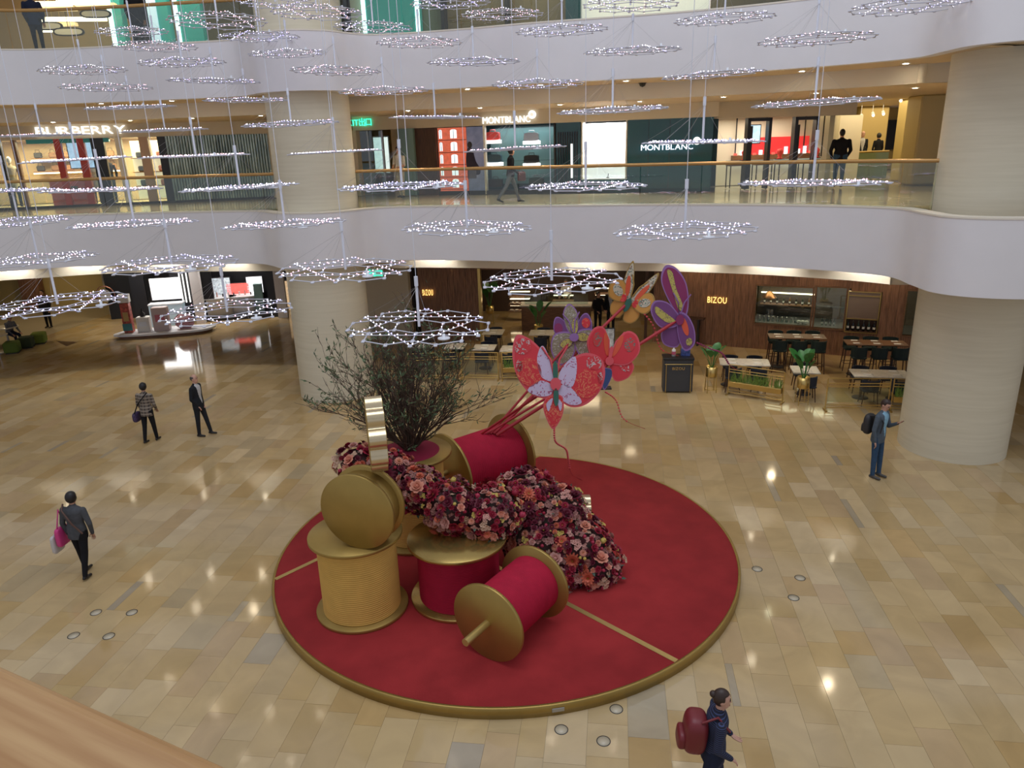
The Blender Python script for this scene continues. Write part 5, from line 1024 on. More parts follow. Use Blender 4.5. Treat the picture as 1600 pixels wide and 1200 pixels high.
for q, (px, w_, m_) in enumerate(((505, .6, M['cream']), (566, .9, M['cream']), (690, .12, M['dark']), (790, .1, M['dark']), (895, .5, M['darkglass']))):
    x = lx(F5, px); bx(x-w_/2, x+w_/2, .1, .5, 0, 2.6).build('pier', m_, r5)
x0, x1 = lx(F5, 902), lx(F5, 1110); t = F5.thing('upper_window_display', 'bright upstairs shop window with small red and white goods', 'shop window', at=x0, d=.0); bx(0, x1-x0, .44, .48, .1, 1.6).build('bright_back', mat('bright_back', (.6, .55, .48), .5, emit=(1, .95, .9), es=.5), t); bx(0, x1-x0, .1, .45, .35, .42).build('shelf', M['white'], t)
for q in range(9): bx(.25+q*.4, .42+q*.4, .18, .32, .42, .55+.08*(q % 3), bev=.02).build('goods', [mat('goods_red', (.5, .05, .06), .4), M['white'], M['dark']][q % 3], t)
F4.light('upper_light', F4.L*.45, -.5, 2.55, 8, 1.5, 90, (1, .8, .52)); F5.light('upper_light', F5.L*.45, -.6, 2.55, 9, 1.2, 80, (1, .86, .62))
# ------------------------------------------------------------------ restaurant under the balcony
FRr = Fr((6.3, 26.55), (14.6, 22.66)); FRl = Fr((-4.3, 28.3), (6.0, 26.7)); WH = 3.6
def planks(root, F, x0, x1, holes, w_=.235, z1=WH, m_=None):
    k = x0; pr_ = random.Random(3)
    while k < x1-.01:
        e = min(k+w_, x1); zs = [(0, z1)]
        for h0, h1, a, b in holes:
            if e > h0+.02 and k < h1-.02:
                zs = [q for z in zs for q in ((z[0], min(z[1], a)), (max(z[0], b), z[1])) if q[1]-q[0] > .03]
        for a, b in zs: bx(k+.003, e-.003, -.02-pr_.uniform(0, .012), .06, a, b).build('plank', m_ or M['wood'], root)
        k = e
r = FRr.root('wall_restaurant_right'); W1 = FRr.rect(1181, 1268, 448, 507); W2 = FRr.rect(1274, 1320, 449, 513); W3 = FRr.rect(1322, 1374, 455, 520); W4 = FRr.rect(1414, 1460, 455, 525)
planks(r, FRr, -.25, FRr.L, [W1, W2, (W3[0], W3[1], W3[2], W3[3]), W4])
bx(-.3, FRr.L, .06, .12, 0, WH).build('wall_core', M['wooddk'], r) if False else None
for nm, (a, b, z0, z1) in (('left', W1), ('middle', W2), ('right', W4)):
    for q in ((a-.05, a, z0, z1), (b, b+.05, z0, z1), (a-.05, b+.05, z0-.05, z0), (a-.05, b+.05, z1, z1+.05)): bx(q[0], q[1], -.06, .10, q[2], q[3]).build('window_frame', M['woodlt'], r)
    bx(a, b, .03, .04, z0, z1).build('window_pane', M['shopglass'], r)
    bx(a-.1, b+.1, 1.5, 1.55, z0-.3, z1+.3).build('bar_back', mat('bar_dark', (.07, .05, .04), .5), r); bx(a-.1, b+.1, .1, 1.5, z0-.06, z0-.01).build('bar_counter', M['steel'], r)
bx(W1[0]-.5, W4[1]+.4, .06, 2.0, WH-.05, WH).build('bar_ceiling', M['wooddk'], r)
a, b, z0, z1 = W3; t = FRr.thing('hatch_cabinet', 'pale roller hatch with gold frame above a row of wine bottles', 'cabinet', at=a, d=-.05, z=z0); zm = (z1-z0)*.33
bx(0, b-a, .0, .04, zm, z1-z0).build('hatch_panel', mat('bronze_mirror', (.30, .22, .17), .25, .4), t)
for q in ((0, .03, 0, z1-z0), (b-a-.03, b-a, 0, z1-z0), (0, b-a, 0, .03), (0, b-a, zm, zm+.03), (0, b-a, z1-z0-.03, z1-z0), (0, b-a, z1-z0-.16, z1-z0-.13)): bx(q[0], q[1], -.04, .0, q[2], q[3]).build('frame_bar', M['brass'], t)
bx(0, b-a, .0, .25, .03, .05).build('shelf', M['wooddk'], t); bx(0, b-a, .22, .25, .0, zm).build('back', M['wooddk'], t)
def bottle(F, label, at, d, z, group, m_, s=1.0):
    t = F.thing('wine_bottle', label, 'bottle', group, at, d, z); MB().lathe([(0, 0), (.038*s, 0), (.038*s, .19*s), (.015*s, .24*s), (.014*s, .31*s), (0, .31*s)], 10).build('glass_body', m_, t); MB().lathe([(.039*s, .07*s), (.039*s, .14*s)], 10).build('paper_label', M['napkin'], t)
bt = [mat('bottle_green', (.01, .03, .015), .15), mat('bottle_dark', (.01, .008, .01), .15), mat('bottle_amber', (.18, .07, .02), .15)]
for q in range(6): bottle(FRr, f'dark wine bottle, {ORD[q]} from left under the roller hatch', a+.10+(b-a-.2)*q/5, .05, z0+.05, 'wine bottles under the hatch', bt[q % 2], 1.1)
a, b, z0, z1 = W1
for q in range(8): bottle(FRr, f'amber spirit bottle, {ORD[q]} from left on the bar back shelf', a+.15+(b-a-.3)*q/7, 1.3, z0+.45, 'spirit bottles behind the bar', bt[(q*2) % 3], .85)
bx(a, b, 1.2, 1.5, z0+.41, z0+.44).build('bottle_shelf', M['woodlt'], r); bx(a, b, 1.46, 1.5, z0+.80, z0+.84).build('shelf_light', M['litwarm'], r)
for q in range(9):
    t = FRr.thing('wine_glass', f'upturned wine glass, {ORD[q]} from left in the bar window', 'glass', 'wine glasses in the bar window', a+.12+(b-a-.6)*q/8, .35, z0-.01); MB().lathe([(.035, 0), (.045, .07), (.02, .11), (.006, .12), (.006, .19), (.034, .195)], 10).build('glass_bowl', M['shopglass'], t)
for q in range(3): t = FRr.thing('white_flower', f'white flower head, {ORD[q]} from left at the right of the bar window', 'flower', 'white flowers in the bar window', b-.38+.13*q, .30, z0); MB().ball((0, 0, .07), (.07, .07, .06), 8, 6).build('flower_head', M['napkin'], t); MB().cyl((0, 0, 0), (0, 0, .05), .03, n=8).build('cup', M['steel'], t)
t = FRr.thing('pendant_lamp', 'copper dome pendant glowing in the left bar window', 'lamp', at=a+.35, d=.8, z=z1-.55); MB().lathe([(.03, .22), (.10, .18), (.24, .02), (.25, 0)], 18).build('shade', mat('copper', (.5, .22, .1), .3, .8), t); MB().ball((0, 0, .04), .05, 8, 6).build('bulb', M['litwarm'], t); MB().cyl((0, 0, .2), (0, 0, .9), .008, n=5).build('cord', M['dark'], t)
a2, b2, z02, _ = W2
for q in range(4): bottle(FRr, f'pale glass carafe, {ORD[q]} from left in the middle bar window', a2+.25+.13*q, .4, z02, 'carafes in the middle window', M['shopglass'], .9)
bx(a2, b2, .9, 1.2, z02+.5, z02+.53).build('bottle_shelf', M['dark'], r)
FRr.light('bar_light', (W1[0]+W2[1])/2, .8, z1+.2, 3.4, .8, 34, (1, .8, .52)); FRr.light('bar_light', (W4[0]+W4[1])/2, .8, z1+.1, 1, .5, 4, (1, .8, .55))
tt = FRr.thing('restaurant_sign', 'amber glowing restaurant lettering on the right walnut wall', 'sign'); a, b, z0, z1 = FRr.rect(1106, 1136, 463, 473); sign(tt, 'BIZOU', a, -.07, z0, (z1-z0)*1.36, M['signwarm'], .012, width=b-a)
bx(-.1, .9, -.35, -.04, .98, 1.03).build('wall_ledge', M['wooddk'], r)
for x in (.15, .7): bx(x-.03, x+.03, -.3, -.05, 0, .98).build('ledge_leg', M['dark'], r)
for s in (.6, 2.4, 4.6, 6.6):  # unseen spots added to brighten the walnut wall
    p = FRr.A+FRr.u*s-FRr.n*1.0; q = FRr.A+FRr.u*s; spot('wall_fill_spot', (p.x, p.y, 3.5), 30, WARM, 1.9, .9, .08, (q.x, q.y, 1.6))
# left wall with its sign, doorway to the kitchen
r = FRl.root('wall_restaurant_left'); D0, D1 = FRl.hit(752, 470)[0], FRl.hit(1010, 470)[0]
planks(r, FRl, FRl.hit(655, 470)[0], FRl.L+.6, [(D0, D1+.05, 0, 2.75)]); bx(FRl.hit(655, 470)[0], FRl.L+.6, .07, .2, 2.75, WH).build('lintel', M['wooddk'], r)
for x in (D0-.04, D1): bx(x-.05, x+.05, -.08, .2, 0, 2.8).build('door_jamb', M['brass'] if x == D0-.04 else M['wooddk'], r)
bx(-1.5, FRl.L+2.5, 5.2, 5.3, 0, WH).build('kitchen_wall', mat('kitchen_dark', (.06, .035, .025), .5), r); bx(-2, FRl.hit(640, 470)[0], -.02, .3, 0, WH).build('pier', M['beige'], r)
bx(FRl.hit(640, 470)[0], FRl.hit(655, 470)[0], .6, .7, 0, WH).build('recess', M['dark'], r)
tt = FRl.thing('restaurant_sign', 'amber glowing restaurant lettering on the left walnut wall', 'sign'); a, b, z0, z1 = FRl.rect(661, 677, 451, 461); sign(tt, 'BIZOU', a, -.07, z0, (z1-z0)*1.3, M['signwarm'], .012, width=b-a)
tt = FRl.thing('exit_sign', 'green exit sign hidden behind a honeycomb light by the left column', 'sign'); a, b, z0, z1 = FRl.rect(577, 602, 421, 428); sign(tt, '出口', a, -.4, z0, (z1-z0)*1.5, M['exit'], .01, width=b-a); bx(a-.05, b+.05, -.38, -.36, z0-.06, z1+.1).build('sign_box', M['white'], tt)
# kitchen counter, shelves of plates
x0, x1 = FRl.hit(815, 500, 1.6)[0], FRl.hit(922, 500, 1.6)[0]; t = FRl.thing('service_counter', 'long timber service counter with pale top in the restaurant doorway', 'counter', at=x0, d=1.6)
bx(0, x1-x0, 0, .7, 0, .98).build('counter_body', M['woodlt'], t); bx(-.05, x1-x0+.05, -.06, .76, .98, 1.03).build('counter_top', M['tabletop'], t); bx(.1, x1-x0-.1, .3, .32, 1.03, 1.45).build('glass_screen', M['shopglass'], t)
for q, (px, py) in enumerate(((812, 462), (812, 494), (880, 468), (946, 457))):
    x, z = FRl.hit(px, py, 3.4); t = FRl.thing('plate_rack', f'lit shelf rack with small plates, {ORD[q]} in the restaurant kitchen', 'shelf', 'lit racks in the kitchen', x, 3.4, max(.4, z-.35))
    for zz in (0, .28): bx(-.45, .45, -.2, .2, zz, zz+.04).build('shelf_board', M['woodlt'], t); bx(-.42, .42, .15, .18, zz+.20, zz+.23).build('shelf_light', M['litwarm'], t)
    for k in range(4): MB().lathe([(0, 0), (.06, .005), (.09, .03), (.085, .032), (0, .01)], 12, M=Matrix.Translation((-.33+.22*k, -.02, .04))).build('plate', M['napkin'], t)
for q, px in enumerate((850, 905)):
    x, z = FRl.hit(px, 455, 2.6); t = FRl.thing('pendant_lamp', f'small warm pendant lamp, {("left", "right")[q]} one over the kitchen counter', 'lamp', 'kitchen pendants', x, 2.6, 2.2); MB().lathe([(.02, .16), (.09, .10), (.12, 0)], 14).build('shade', M['brass'], t); MB().ball((0, 0, .03), .04, 8, 6).build('bulb', M['litwarm'], t); MB().cyl((0, 0, .15), (0, 0, 1.4), .006, n=5).build('cord', M['dark'], t)
FRl.light('kitchen_light', (x0+x1)/2, 2.4, 3.3, 3.5, 1.2, 38, (1, .78, .5))
# furniture prototypes
def proto_chair():
    t = thing('dining_chair', 'x', 'chair', (0, 0, 0)); bx(-.22, .22, -.21, .21, .40, .47, bev=.03).build('seat', M['navy'], t)
    mb = MB(); rs = []
    for k in range(9):
        a = PI*(k/8); x, y = -.23*math.cos(a), -.06-.17*math.sin(a); rs.append([(x, y, .47), (x*1.04, y*1.04, .74), (x*.9, y*.9+.01, .74), (x*.88, y*.88+.01, .47)])
    mb.rings(rs, 0, False, True); mb.build('backrest', M['navy'], t)
    for sx_ in (-1, 1):
        for sy_ in (-1, 1): MB().cyl((sx_*.17, sy_*.16, .41), (sx_*.21, sy_*.20, 0), .018, .012, 8).build('leg', M['wooddk'], t)
    return t
def proto_stool():
    t = thing('bar_stool', 'x', 'bar stool', (0, 0, 0)); bx(-.21, .21, -.20, .20, .68, .76, bev=.03).build('seat', M['green_up'], t)
    mb = MB(); rs = []
    for k in range(9):
        a = PI*(k/8); x, y = -.23*math.cos(a), -.04-.18*math.sin(a); rs.append([(x, y, .74), (x*1.03, y*1.05, 1.06), (x*.9, y*.9, 1.06), (x*.88, y*.88, .74)])
    mb.rings(rs, 0, False, True); mb.build('backrest', M['green_up'], t)
    for sx_ in (-1, 1):
        for sy_ in (-1, 1): MB().cyl((sx_*.16, sy_*.15, .69), (sx_*.21, sy_*.20, 0), .02, .014, 8).build('leg', M['wooddk'], t)
    for q in ((-.19, -.18, .19, -.18), (-.19, .18, .19, .18), (-.19, -.18, -.19, .18), (.19, -.18, .19, .18)): MB().cyl((q[0], q[1], .25), (q[2], q[3], .25), .010, n=6).build('footrest', M['wooddk'], t)
    return t
PC, PS = proto_chair(), proto_stool(); usedc = []
def put(proto, label, loc, yaw, group):
    o = copy_tree(proto) if proto in usedc else proto; usedc.append(proto)
    o.location = loc; o.rotation_euler = (0, 0, yaw); tag(o, label, None, group); return o
def table(label, p, yaw, sx, sy, h, n, group, high=False):
    t = thing('dining_table' if not high else 'high_table', label, 'table', (p.x, p.y, 0), yaw, group); MB().box((0, 0, h-.02), (sx, sy, .04), bev=.008).build('table_top', M['tabletop'] if not high else M['woodlt'], t)
    for x in ((0,) if sx < 1.0 else (-sx*.3, sx*.3)): MB().cyl((x, 0, .02), (x, 0, h-.04), .035, n=10).build('pedestal', M['dark'], t); MB().lathe([(0, 0), (.22, 0), (.22, .015), (.04, .03)], 18, M=Matrix.Translation((x, 0, 0))).build('foot', M['dark'], t)
    R_ = rz(yaw)
    for k in range(n):
        x = (k-(n-1)/2)*(sx/n)
        for s in (-1, 1):
            q = R_ @ Vector((x, s*sy*.26, 0))+Vector((p.x, p.y, h)); side = 'near' if s < 0 else 'far'
            nk = thing('folded_napkin', f'folded napkin, {side} side {ORD[k]} from left, {label}', 'napkin', q, yaw, 'napkins on the restaurant tables'); MB().box((0, 0, .010), (.20, .10, .020), bev=.006).build('cloth', M['napkin'], nk); MB().box((.14, 0, .004), (.015, .17, .006)).build('cutlery', M['steel'], nk)
    return t
ty = math.radians(-14)
TB = [('small table at the rear left terrace', (771, 518), .75, 1, 0), ('rear table beside the tall kite pole', (847, 519), .9, 1, 0), ('square table left of the planter barrier', (757, 542), .75, 1, 1), ('square table behind the tree top', (710, 540), .75, 1, 1), ('square table behind the left planter', (800, 544), .75, 1, 1), ('leftmost terrace table by the column', (661, 539), .75, 1, 1), ('wide table behind the planter rail', (1163, 565), 1.45, 2, 1), ('small table behind the tall gold pot', (1258, 577), .75, 1, 1), ('wide table by the right column', (1375, 583), 1.5, 2, 1)]
for q, (lab, (px, py), sx, n, ch) in enumerate(TB):
    p = G(px, py, .75); yw = math.radians(-8 if px < 1000 else -12); table(lab, p, yw, sx, .72, .75, n, 'terrace tables')
    R_ = rz(yw)
    for k in range(n):
        x = (k-(n-1)/2)*(sx/n)
        for s, a in ((1, PI), (-1, 0)):
            w_ = R_ @ Vector((x, s*.56, 0))+Vector((p.x, p.y, 0)); put(PC, f'navy chair, {"far" if s > 0 else "near"} side{"" if n == 1 else (" left" if k == 0 else " right")}, {lab}', w_, yw+a, 'navy dining chairs')
for q, (lab, (px, py), sx) in enumerate((('long high table before the bar windows', (1245, 525), 1.75), ('long high table beside the right column', (1368, 535), 1.75))):
    p = G(px, py, 1.05); yw = math.radians(-12); table(lab, p, yw, sx, .62, 1.05, 3, 'high tables', True); R_ = rz(yw)
    for k in range(3):
        for s, a in ((1, PI), (-1, 0)): w_ = R_ @ Vector(((k-1)*.58, s*.52, 0))+Vector((p.x, p.y, 0)); put(PS, f'green bar stool, {"far" if s > 0 else "near"} side {ORD[k]} from left, {lab}', w_, yw+a, 'green bar stools')
# brass barriers, some with planters
def barrier(label, pa, pb, planter, H=.92):
    a = Vector((pa.x, pa.y, 0)); b = Vector((pb.x, pb.y, 0)); L = (b-a).length; t = thing('brass_barrier', label, 'barrier', a, math.atan2((b-a).y, (b-a).x), 'brass barriers'); rr = .017
    for x in (0, L): MB().cyl((x, 0, 0), (x, 0, H), rr, n=8).build('post', M['brass'], t); MB().box((x, 0, .015), (.05, .30, .03)).build('foot', M['brass'], t)
    for z in (H, H-.14, H-.22, .16, .08): MB().cyl((0, 0, z), (L, 0, z), rr*.85, n=8).build('rail_bar', M['brass'], t)
    if planter:
        MB().box((L/2, 0, .36), (L-.06, .22, .16), bev=.01).build('trough', M['brass'], t); gr = MB(); g_ = random.Random(int(a.x*100))
        for k in range(int(L*60)):
            x, y = g_.uniform(.06, L-.06), g_.uniform(-.09, .09); hh = g_.uniform(.22, .40); tx, ty_ = g_.gauss(0, .05), g_.gauss(0, .05); w_ = .016
            gr.add([(x-w_, y, .42), (x+w_, y, .42), (x+w_*.7+tx*.6, y+ty_*.6, .42+hh*.6), (x+tx, y+ty_, .42+hh), (x-w_*.7+tx*.6, y+ty_*.6, .42+hh*.6)], [(0, 1, 2, 3, 4)])
        gr.build('snake_plants', M['grass'], t, kind='stuff', label='upright green blades of snake plants')
    else: MB().box((L/2, 0, .45), (L-.05, .008, .42)).build('glass_pane', M['glass'], t)
    return t
barrier('brass barrier with planter beside the host stand', G(1137, 616), G(1222, 630), True); barrier('plain brass barrier behind the person with the backpack', G(1289, 641), G(1386, 642), False); barrier('brass barrier with planter against the right column', G(1391, 642), G(1440, 645), True)
barrier('plain brass barrier right of the peach tree', G(722, 593), G(779, 594), False); barrier('brass barrier with planter left of the red butterfly', G(785, 594), G(850, 592), True); barrier('plain brass barrier behind the peach tree', G(640, 596), G(716, 593), False)
# pots with banana plants
def potted(label, p, seed, n=7, H=1.0):
    t = thing('potted_banana_plant', label, 'potted plant', (p.x, p.y, 0), 0, 'banana plants in brass pots'); MB().lathe([(0, .48), (.15, .48), (.17, .50), (.17, .80), (.155, .80), (.14, .76), (0, .76)], 24).build('pot', M['brass'], t)
    for k in range(4): a = PI/4+PI/2*k; MB().cyl((.165*math.cos(a), .165*math.sin(a), .72), (.19*math.cos(a), .19*math.sin(a), 0), .012, n=6).build('stand_leg', M['brass'], t)
    MB().lathe([(.18, .10), (.19, .10), (.19, .115), (.18, .115)], 24).build('stand_ring', M['brass'], t); g_ = random.Random(seed)
    for k in range(n):
        a = 2*PI*k/n+g_.uniform(-.3, .3); ln = g_.uniform(.4, .7)*H; sp = g_.uniform(.25, .55); b0 = Vector((.03*math.cos(a), .03*math.sin(a), .76)); b1 = b0+Vector((math.cos(a)*sp*.3, math.sin(a)*sp*.3, ln*.65)); d = Vector((math.cos(a)*sp, math.sin(a)*sp, .75)).normalized(); st = MB().tube([b0, b1], .010, 5); st.build('leaf_stalk', M['leaf'], t)
        sd = Vector((-math.sin(a), math.cos(a), 0)); L = g_.uniform(.35, .55)*H; W_ = L*.26; mb = MB(); rows = []
        for q in range(7):
            u_ = q/6; c = b1+d*L*u_+Vector((0, 0, -.22*L*u_*u_)); ww = W_*math.sin(PI*min(1, .08+u_*.9))**.8; rows.append((c-sd*ww+Vector((0, 0, ww*.3)), c, c+sd*ww+Vector((0, 0, ww*.3))))
        mb.add([v for r_ in rows for v in r_], [(3*q+i, 3*q+i+1, 3*q+i+4, 3*q+i+3) for q in range(6) for i in (0, 1)], 0, True); mb.build('leaf', M['leaf'], t)
potted('banana plant in brass stand beside the host stand', G(1110, 612), 1); potted('banana plant in brass stand before the small table', G(1252, 631), 2, 8, 1.15)
p = G(842, 540); potted('banana plant behind the olive butterfly kite', p, 5, 6, 1.2); p = G(625, 520); potted('banana plant in the shadow right of the left column', p, 6, 7, 1.4); p = G(765, 520); potted('dark banana plant by the restaurant door jamb', (p+Vector((0, 1.5, 0))), 9, 6, 1.5)
# host stand
p = G(1060, 614); t = thing('host_stand', 'charcoal host stand with thin brass frame and restaurant lettering', 'host stand', (p.x, p.y+.25, 0), math.radians(-6)); MB().box((0, 0, .53), (.86, .50, .98), bev=.01).build('stand_body', mat('slate_panel', (.045, .048, .055), .5), t); MB().box((0, 0, 1.05), (.90, .54, .06), bev=.008).build('stand_top', M['black'], t)
for x in (-.36, .36): MB().cyl((x, -.29, 0), (x, -.29, .92), .012, n=8).build('frame_leg', M['brass'], t)
MB().cyl((-.40, -.29, .90), (.40, -.29, .90), .012, n=8).build('frame_bar', M['brass'], t); sign(t, 'BIZOU', 0, -.255, .72, .12, M['brass'], .004, center=True, gap=.12)
q = Vector((p.x, p.y+.25, 1.08)); b_ = thing('sanitiser_bottle', 'white pump bottle with pink label on the host stand', 'bottle', q+Vector((-.13, 0, 0))); MB().lathe([(0, 0), (.06, 0), (.06, .20), (.02, .23), (.018, .27), (0, .27)], 14).build('bottle_body', M['napkin'], b_); MB().lathe([(.061, .07), (.061, .15)], 14).build('pink_label', mat('pink_label', (.6, .12, .2), .5), b_); MB().box((0, -.02, .28), (.02, .07, .015)).build('pump', M['white'], b_)
b_ = thing('leaflet_box', 'blue printed leaflet box on the host stand', 'box', q+Vector((.22, .02, 0))); MB().box((0, 0, .11), (.26, .14, .22), bev=.005).build('box_body', mat('blue_print', (.05, .08, .25), .5, noise=.6, nscale=14), b_); MB().box((0, 0, .25), (.22, .02, .10)).build('leaflets', mat('leaflet', (.3, .26, .25), .6, noise=.5, nscale=20), b_)
p = G(946, 607); t = thing('menu_stand', 'slim menu stand with framed flower print behind the coral kite', 'sign stand', (p.x, p.y, 0)); MB().box((0, 0, .02), (.34, .26, .04)).build('base', M['dark'], t); MB().cyl((0, 0, .03), (0, 0, 1.1), .016, n=8).build('post', M['dark'], t); MB().box((.08, -.01, 1.5), (.36, .03, .82)).build('frame', M['dark'], t); MB().box((.08, -.03, 1.5), (.31, .01, .76)).build('print', mat('menu_print', (.62, .60, .56), .5, noise=.7, nscale=6), t)
spot('terrace_spot', (8.5, 22.2, 3.5), 100, WARM, 2.4, .9, .1, (8.5, 21.8, 0)); spot('terrace_spot', (0, 24.6, 3.5), 90, WARM, 2.4, .9, .1, (0, 24.2, 0)); spot('terrace_spot', (4.2, 24.4, 3.5), 80, WARM, 2.3, .9, .2, (4.2, 24, 0)); spot('terrace_spot', (11.5, 21.6, 3.5), 70, WARM, 2.2, .9, .2, (11.5, 21.2, 0))
# ------------------------------------------------------------------ cosmetics shop on the left
FC_ = Fr((-17.2, 31.8), (-8.6, 33.4)); r = FC_.root('wall_cosmetics'); bx(-1, FC_.L+3, 2.2, 2.3, 0, WH).build('rear_wall', M['black'], r)
def px_(px, d=0): return FC_.hit(px, 480, d)[0]
for px, w_ in ((311, .38), (441, .42)): x = px_(px); bx(x-w_/2, x+w_/2, -.1, .3, 0, WH).build('white_pier', M['band'], r)
for px, w_ in ((325, .7), (430, .5), (292, 1.0), (222, .6)): x = px_(px, .6); bx(x-w_/2, x+w_/2, .5, .6, 0, WH).build('black_panel', M['black'], r)
bx(px_(318), px_(445), .2, 2.2, 0, .18).build('black_plinth', M['black'], r)
a, b, z0, z1 = FC_.rect(236, 280, 436, 467, .3); t = FC_.thing('white_lightbox', 'large glowing white lightbox with tiny faded marks in the cosmetics shop', 'lightbox', at=a, d=.3, z=z0); bx(0, b-a, 0, .08, 0, z1-z0).build('lit_face', mat('lightbox_face', (.9, .9, .9), .5, emit=(1, .98, .95), es=3.2), t); bx(-.04, b-a+.04, .02, .12, -.04, z1-z0+.04).build('frame', M['white'], t)
for x, z in ((.45, .62), (.52, .28)): bx((b-a)*x-.05, (b-a)*x+.05, -.004, 0, (z1-z0)*z, (z1-z0)*z+.10).build('printed_mark', mat('grey_print', (.45, .45, .45), .6, emit=(1, 1, 1), es=.8), t)
t = FC_.thing('glass_counter', 'pale blue-lit cosmetics counter under the white lightbox', 'counter', at=(a+b)/2, d=.1); bx(-.7, .7, -.25, .25, 0, .95).build('counter_body', mat('blue_counter', (.42, .52, .58), .3, emit=(.5, .75, .9), es=.12), t); bx(-.72, .72, -.27, .27, .95, 1.0).build('counter_top', M['white'], t)
for q, px in enumerate((288, 293, 299)): x = px_(px, .4); bx(x-.025, x+.025, .38, .42, .9, 2.4).build('light_tube', M['sign'], r)
pc = G(262, 522); t = thing('display_podium', 'white rounded podium with cosmetics boxes on the shop floor', 'podium', (pc.x, pc.y, 0), FC_.ang); MB().prism(bez([(-1.75, -.5), (-1.85, .2), (-1.2, .55), (1.5, .55), (1.9, .1), (1.2, -.55)]), .12, .20, 0).build('podium_top', M['white'], t); MB().prism(bez([(-1.6, -.4), (-1.7, .15), (-1.1, .45), (1.4, .45), (1.7, .1), (1.1, -.45)]), 0, .12, 0).build('podium_shade_base', M['woodlt'], t)  # brown colour of the base stands in for the shadow under the podium
for q, (x, w_, h, m_, lab) in enumerate(((-1.45, .34, 1.25, mat('red_carton', (.45, .08, .05), .5, noise=.5, nscale=10), 'tall red and gold display tower'), (-.85, .5, .62, M['napkin'], 'short white display box'), (-.15, .62, .98, mat('blush_carton', (.60, .47, .46), .5), 'white box with pink panel'), (.75, .75, .62, mat('pink_cloth', (.60, .30, .34), .6), 'soft pink draped display'))):
    o = pc+rz(FC_.ang) @ Vector((x, 0, .20)); d_ = thing('cosmetics_display', f'{lab} on the white podium', 'display', o, FC_.ang, 'displays on the podium'); MB().box((0, 0, h/2), (w_, .36, h), bev=.02 if q < 3 else .2).build('carton', m_, d_); MB().box((0, -.185, h*.55), (w_*.6, .01, h*.3)).build('printed_panel', [mat('gold_print', (.5, .32, .1), .4), M['white'], mat('pink_print', (.55, .15, .2), .5), mat('rose_print', (.6, .25, .3), .5)][q], d_)
    if q == 0: MB().box((0, 0, h+.18), (.42, .3, .34), bev=.01).build('top_box', M['napkin'], d_); MB().box((0, -.2, .25), (.36, .02, .3)).build('teal_panel', M['teal'], d_)
    if q == 1: MB().lathe([(.10, 0), (.11, .12), (.04, .2), (.04, .32)], 12, M=Matrix.Translation((0, 0, h))).build('perfume_bottle', M['dark'], d_)
for q, (px, py, w_, h, m_, lab) in enumerate(((372, 452, 1.0, .55, mat('red_screen', (.5, .04, .04), .4, noise=.7, nscale=6, emit=(1, .15, .12), es=.9), 'red lipstick wall display'), (398, 445, .7, .75, mat('portrait_screen', (.7, .7, .72), .4, noise=.4, nscale=3, emit=(.95, .95, 1), es=1.1), 'bright portrait screen'), (346, 448, .8, .8, mat('silver_display', (.5, .55, .58), .3, noise=.8, nscale=8, emit=(.8, .9, 1), es=.35), 'silver mirrored display'), (450, 462, .4, 1.4, mat('amber_display', (.35, .22, .14), .4, noise=.9, nscale=8, emit=(1, .7, .4), es=.4), 'amber lit product wall'))):
    x, z = FC_.hit(px, py, 1.6); t = FC_.thing('wall_display', f'{lab} in the black cosmetics shop', 'display', 'wall displays in the cosmetics shop', x, 1.6, z-h/2); bx(-w_/2, w_/2, 0, .08, 0, h).build('lit_panel', m_, t); bx(-w_/2-.03, w_/2+.03, .02, .12, -.03, h+.03).build('frame', M['dark'], t)
for q, (px, w_, d) in enumerate(((342, 1.3, .9), (386, 1.2, 1.0))):
    x = px_(px, d); t = FC_.thing('makeup_counter', f'pale curved make-up counter, {("left", "right")[q]} one in the cosmetics shop', 'counter', 'make-up counters', x, d); MB().prism(bez([(-w_/2, -.3), (-w_/2, .3), (w_/2, .3), (w_/2, -.2), (0, -.42)]), .18, .92, 0, None, True).build('counter_body', M['steel'] if q else M['cream'], t); MB().prism(bez([(-w_/2-.04, -.33), (-w_/2-.04, .33), (w_/2+.04, .33), (w_/2+.04, -.24), (0, -.47)]), .92, .97).build('counter_top', M['white'], t)
    for k in range(5): MB().cyl((-.5+.25*k, 0, .97), (-.5+.25*k, 0, 1.10+.04*(k % 3)), .03, n=8).build('cosmetic_bottle', [M['dark'], M['napkin'], mat('peach_plastic', (.6, .3, .25), .4)][k % 3], t)
x = px_(408, .9); t = FC_.thing('display_tower', 'slim teal display column beside the portrait screen', 'display', at=x, d=.7); bx(-.18, .18, -.15, .15, .18, 1.5).build('column_body', mat('teal_body', (.18, .32, .32), .3), t); bx(-.22, .22, -.19, .19, .18, .26).build('base', M['dark'], t)
for px, d in ((225, -.6), (275, -.7), (345, .6), (405, .7)):
    p = FC_.A+FC_.u*px_(px)+FC_.n*d; spot('cosmetics_spot', (p.x, p.y, 3.5), 130, (1, .94, .88), 2.2, .8, .08, (p.x, p.y+.5, 0))
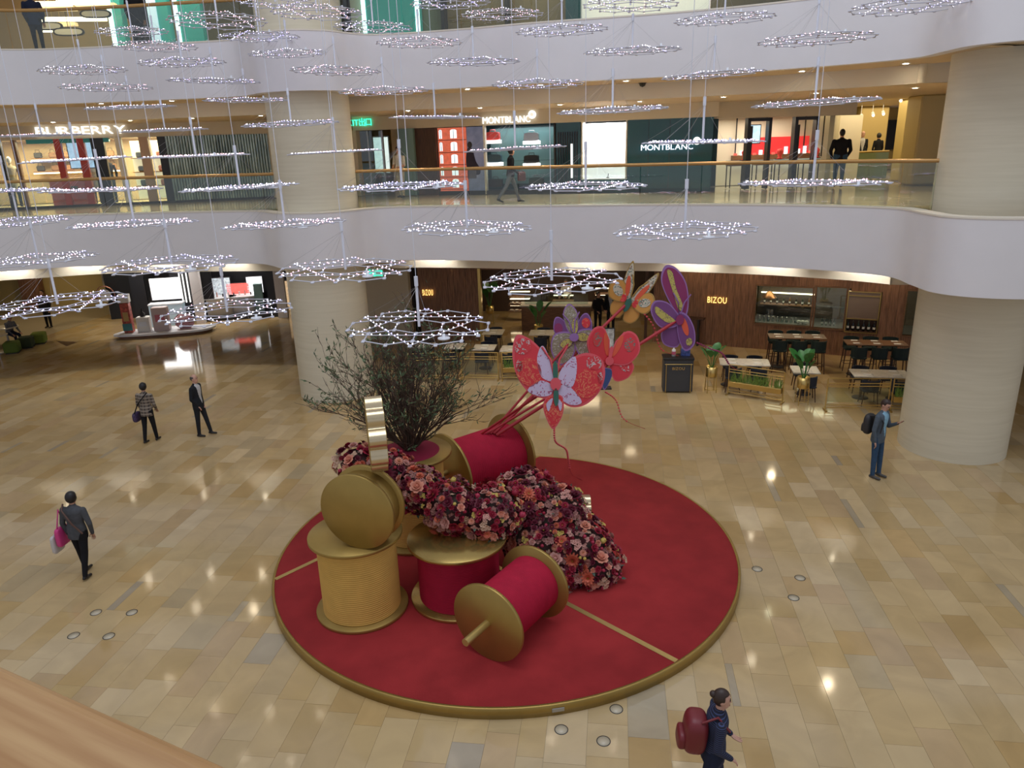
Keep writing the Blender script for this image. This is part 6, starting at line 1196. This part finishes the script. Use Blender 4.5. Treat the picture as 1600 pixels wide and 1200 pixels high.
# hall further left: far wall and pillar, warm light
r = bpy.data.objects.new('wall_hall_left', None); COL.objects.link(r); r['kind'] = 'structure'; bx(-30, -17.3, 37, 37.2, 0, WH).build('far_wall', M['ochre'], r); p = G(183, 492); bx(p.x-.35, p.x+.35, p.y, p.y+.8, 0, WH).build('pier', M['beige'], r); p = G(8, 500); bx(p.x-.3, p.x+.6, p.y+2, p.y+2.5, 0, WH).build('brown_pier', M['wood'], r)
for x, y in ((-21.5, 30.5), (-18, 33.5), (-22, 34.5)): spot('hall_spot', (x, y, 3.5), 90, (1, .80, .5), 2.5, .9, .08, (x, y+.4, 0))
p = AY(165, 462, 33.5); t = thing('round_ornament', 'round glittering pink and white ornament in the far left hall', 'ornament', p); MB().lathe([(.42, -.03), (.46, 0), (.42, .03)], 28, M=Matrix.Rotation(PI/2, 4, 'X')).build('ring', mat('pink_metal', (.5, .25, .22), .3, .5), t); MB().prism(bez([(-.2, -.2), (-.25, .2), (0, .3), (.25, .1), (.1, -.25)]), -.02, .02, 0, Matrix.Rotation(PI/2, 4, 'X')).build('motif', M['white'], t); MB().cyl((0, 0, .46), (0, 0, max(.5, 3.5-p.z)), .012, n=5).build('hanger', M['steel'], t)
# seating at far left
for q, (px, py, R_) in enumerate(((8, 511, .48), (-8, 524, .42))):
    p = G(px, py, .72); t = thing('round_table', f'round pale table, {("rear", "front")[q]} one at the far left seating', 'table', (p.x, p.y, 0), 0, 'round tables at far left'); MB().lathe([(0, .70), (R_, .70), (R_+.01, .715), (R_, .73), (0, .73)], 28).build('table_top', M['tabletop'], t); MB().cyl((0, 0, .02), (0, 0, .70), .04, n=10).build('pedestal', M['steel'], t); MB().lathe([(0, 0), (.26, 0), (.24, .02), (.05, .03)], 20).build('foot', M['steel'], t)
sm_ = [mat('moss_felt', (.10, .15, .02), .9), mat('dark_moss_felt', (.035, .05, .02), .9), mat('lime_felt', (.15, .20, .025), .9)]
for q, (px, py, m_, lab) in enumerate(((16, 553, sm_[0], 'moss green cube stool nearest the left edge'), (38, 545, sm_[1], 'dark green cube stool in the middle of three'), (58, 538, sm_[2], 'lime green cube stool furthest right of three'))):
    p = G(px, py); t = thing('cube_stool', lab, 'stool', (p.x, p.y+.2, 0), math.radians(20), 'green cube stools'); MB().box((0, 0, .24), (.52, .52, .42), bev=.05).build('cushion', m_, t); MB().box((0, 0, .015), (.44, .44, .03)).build('base', M['dark'], t)
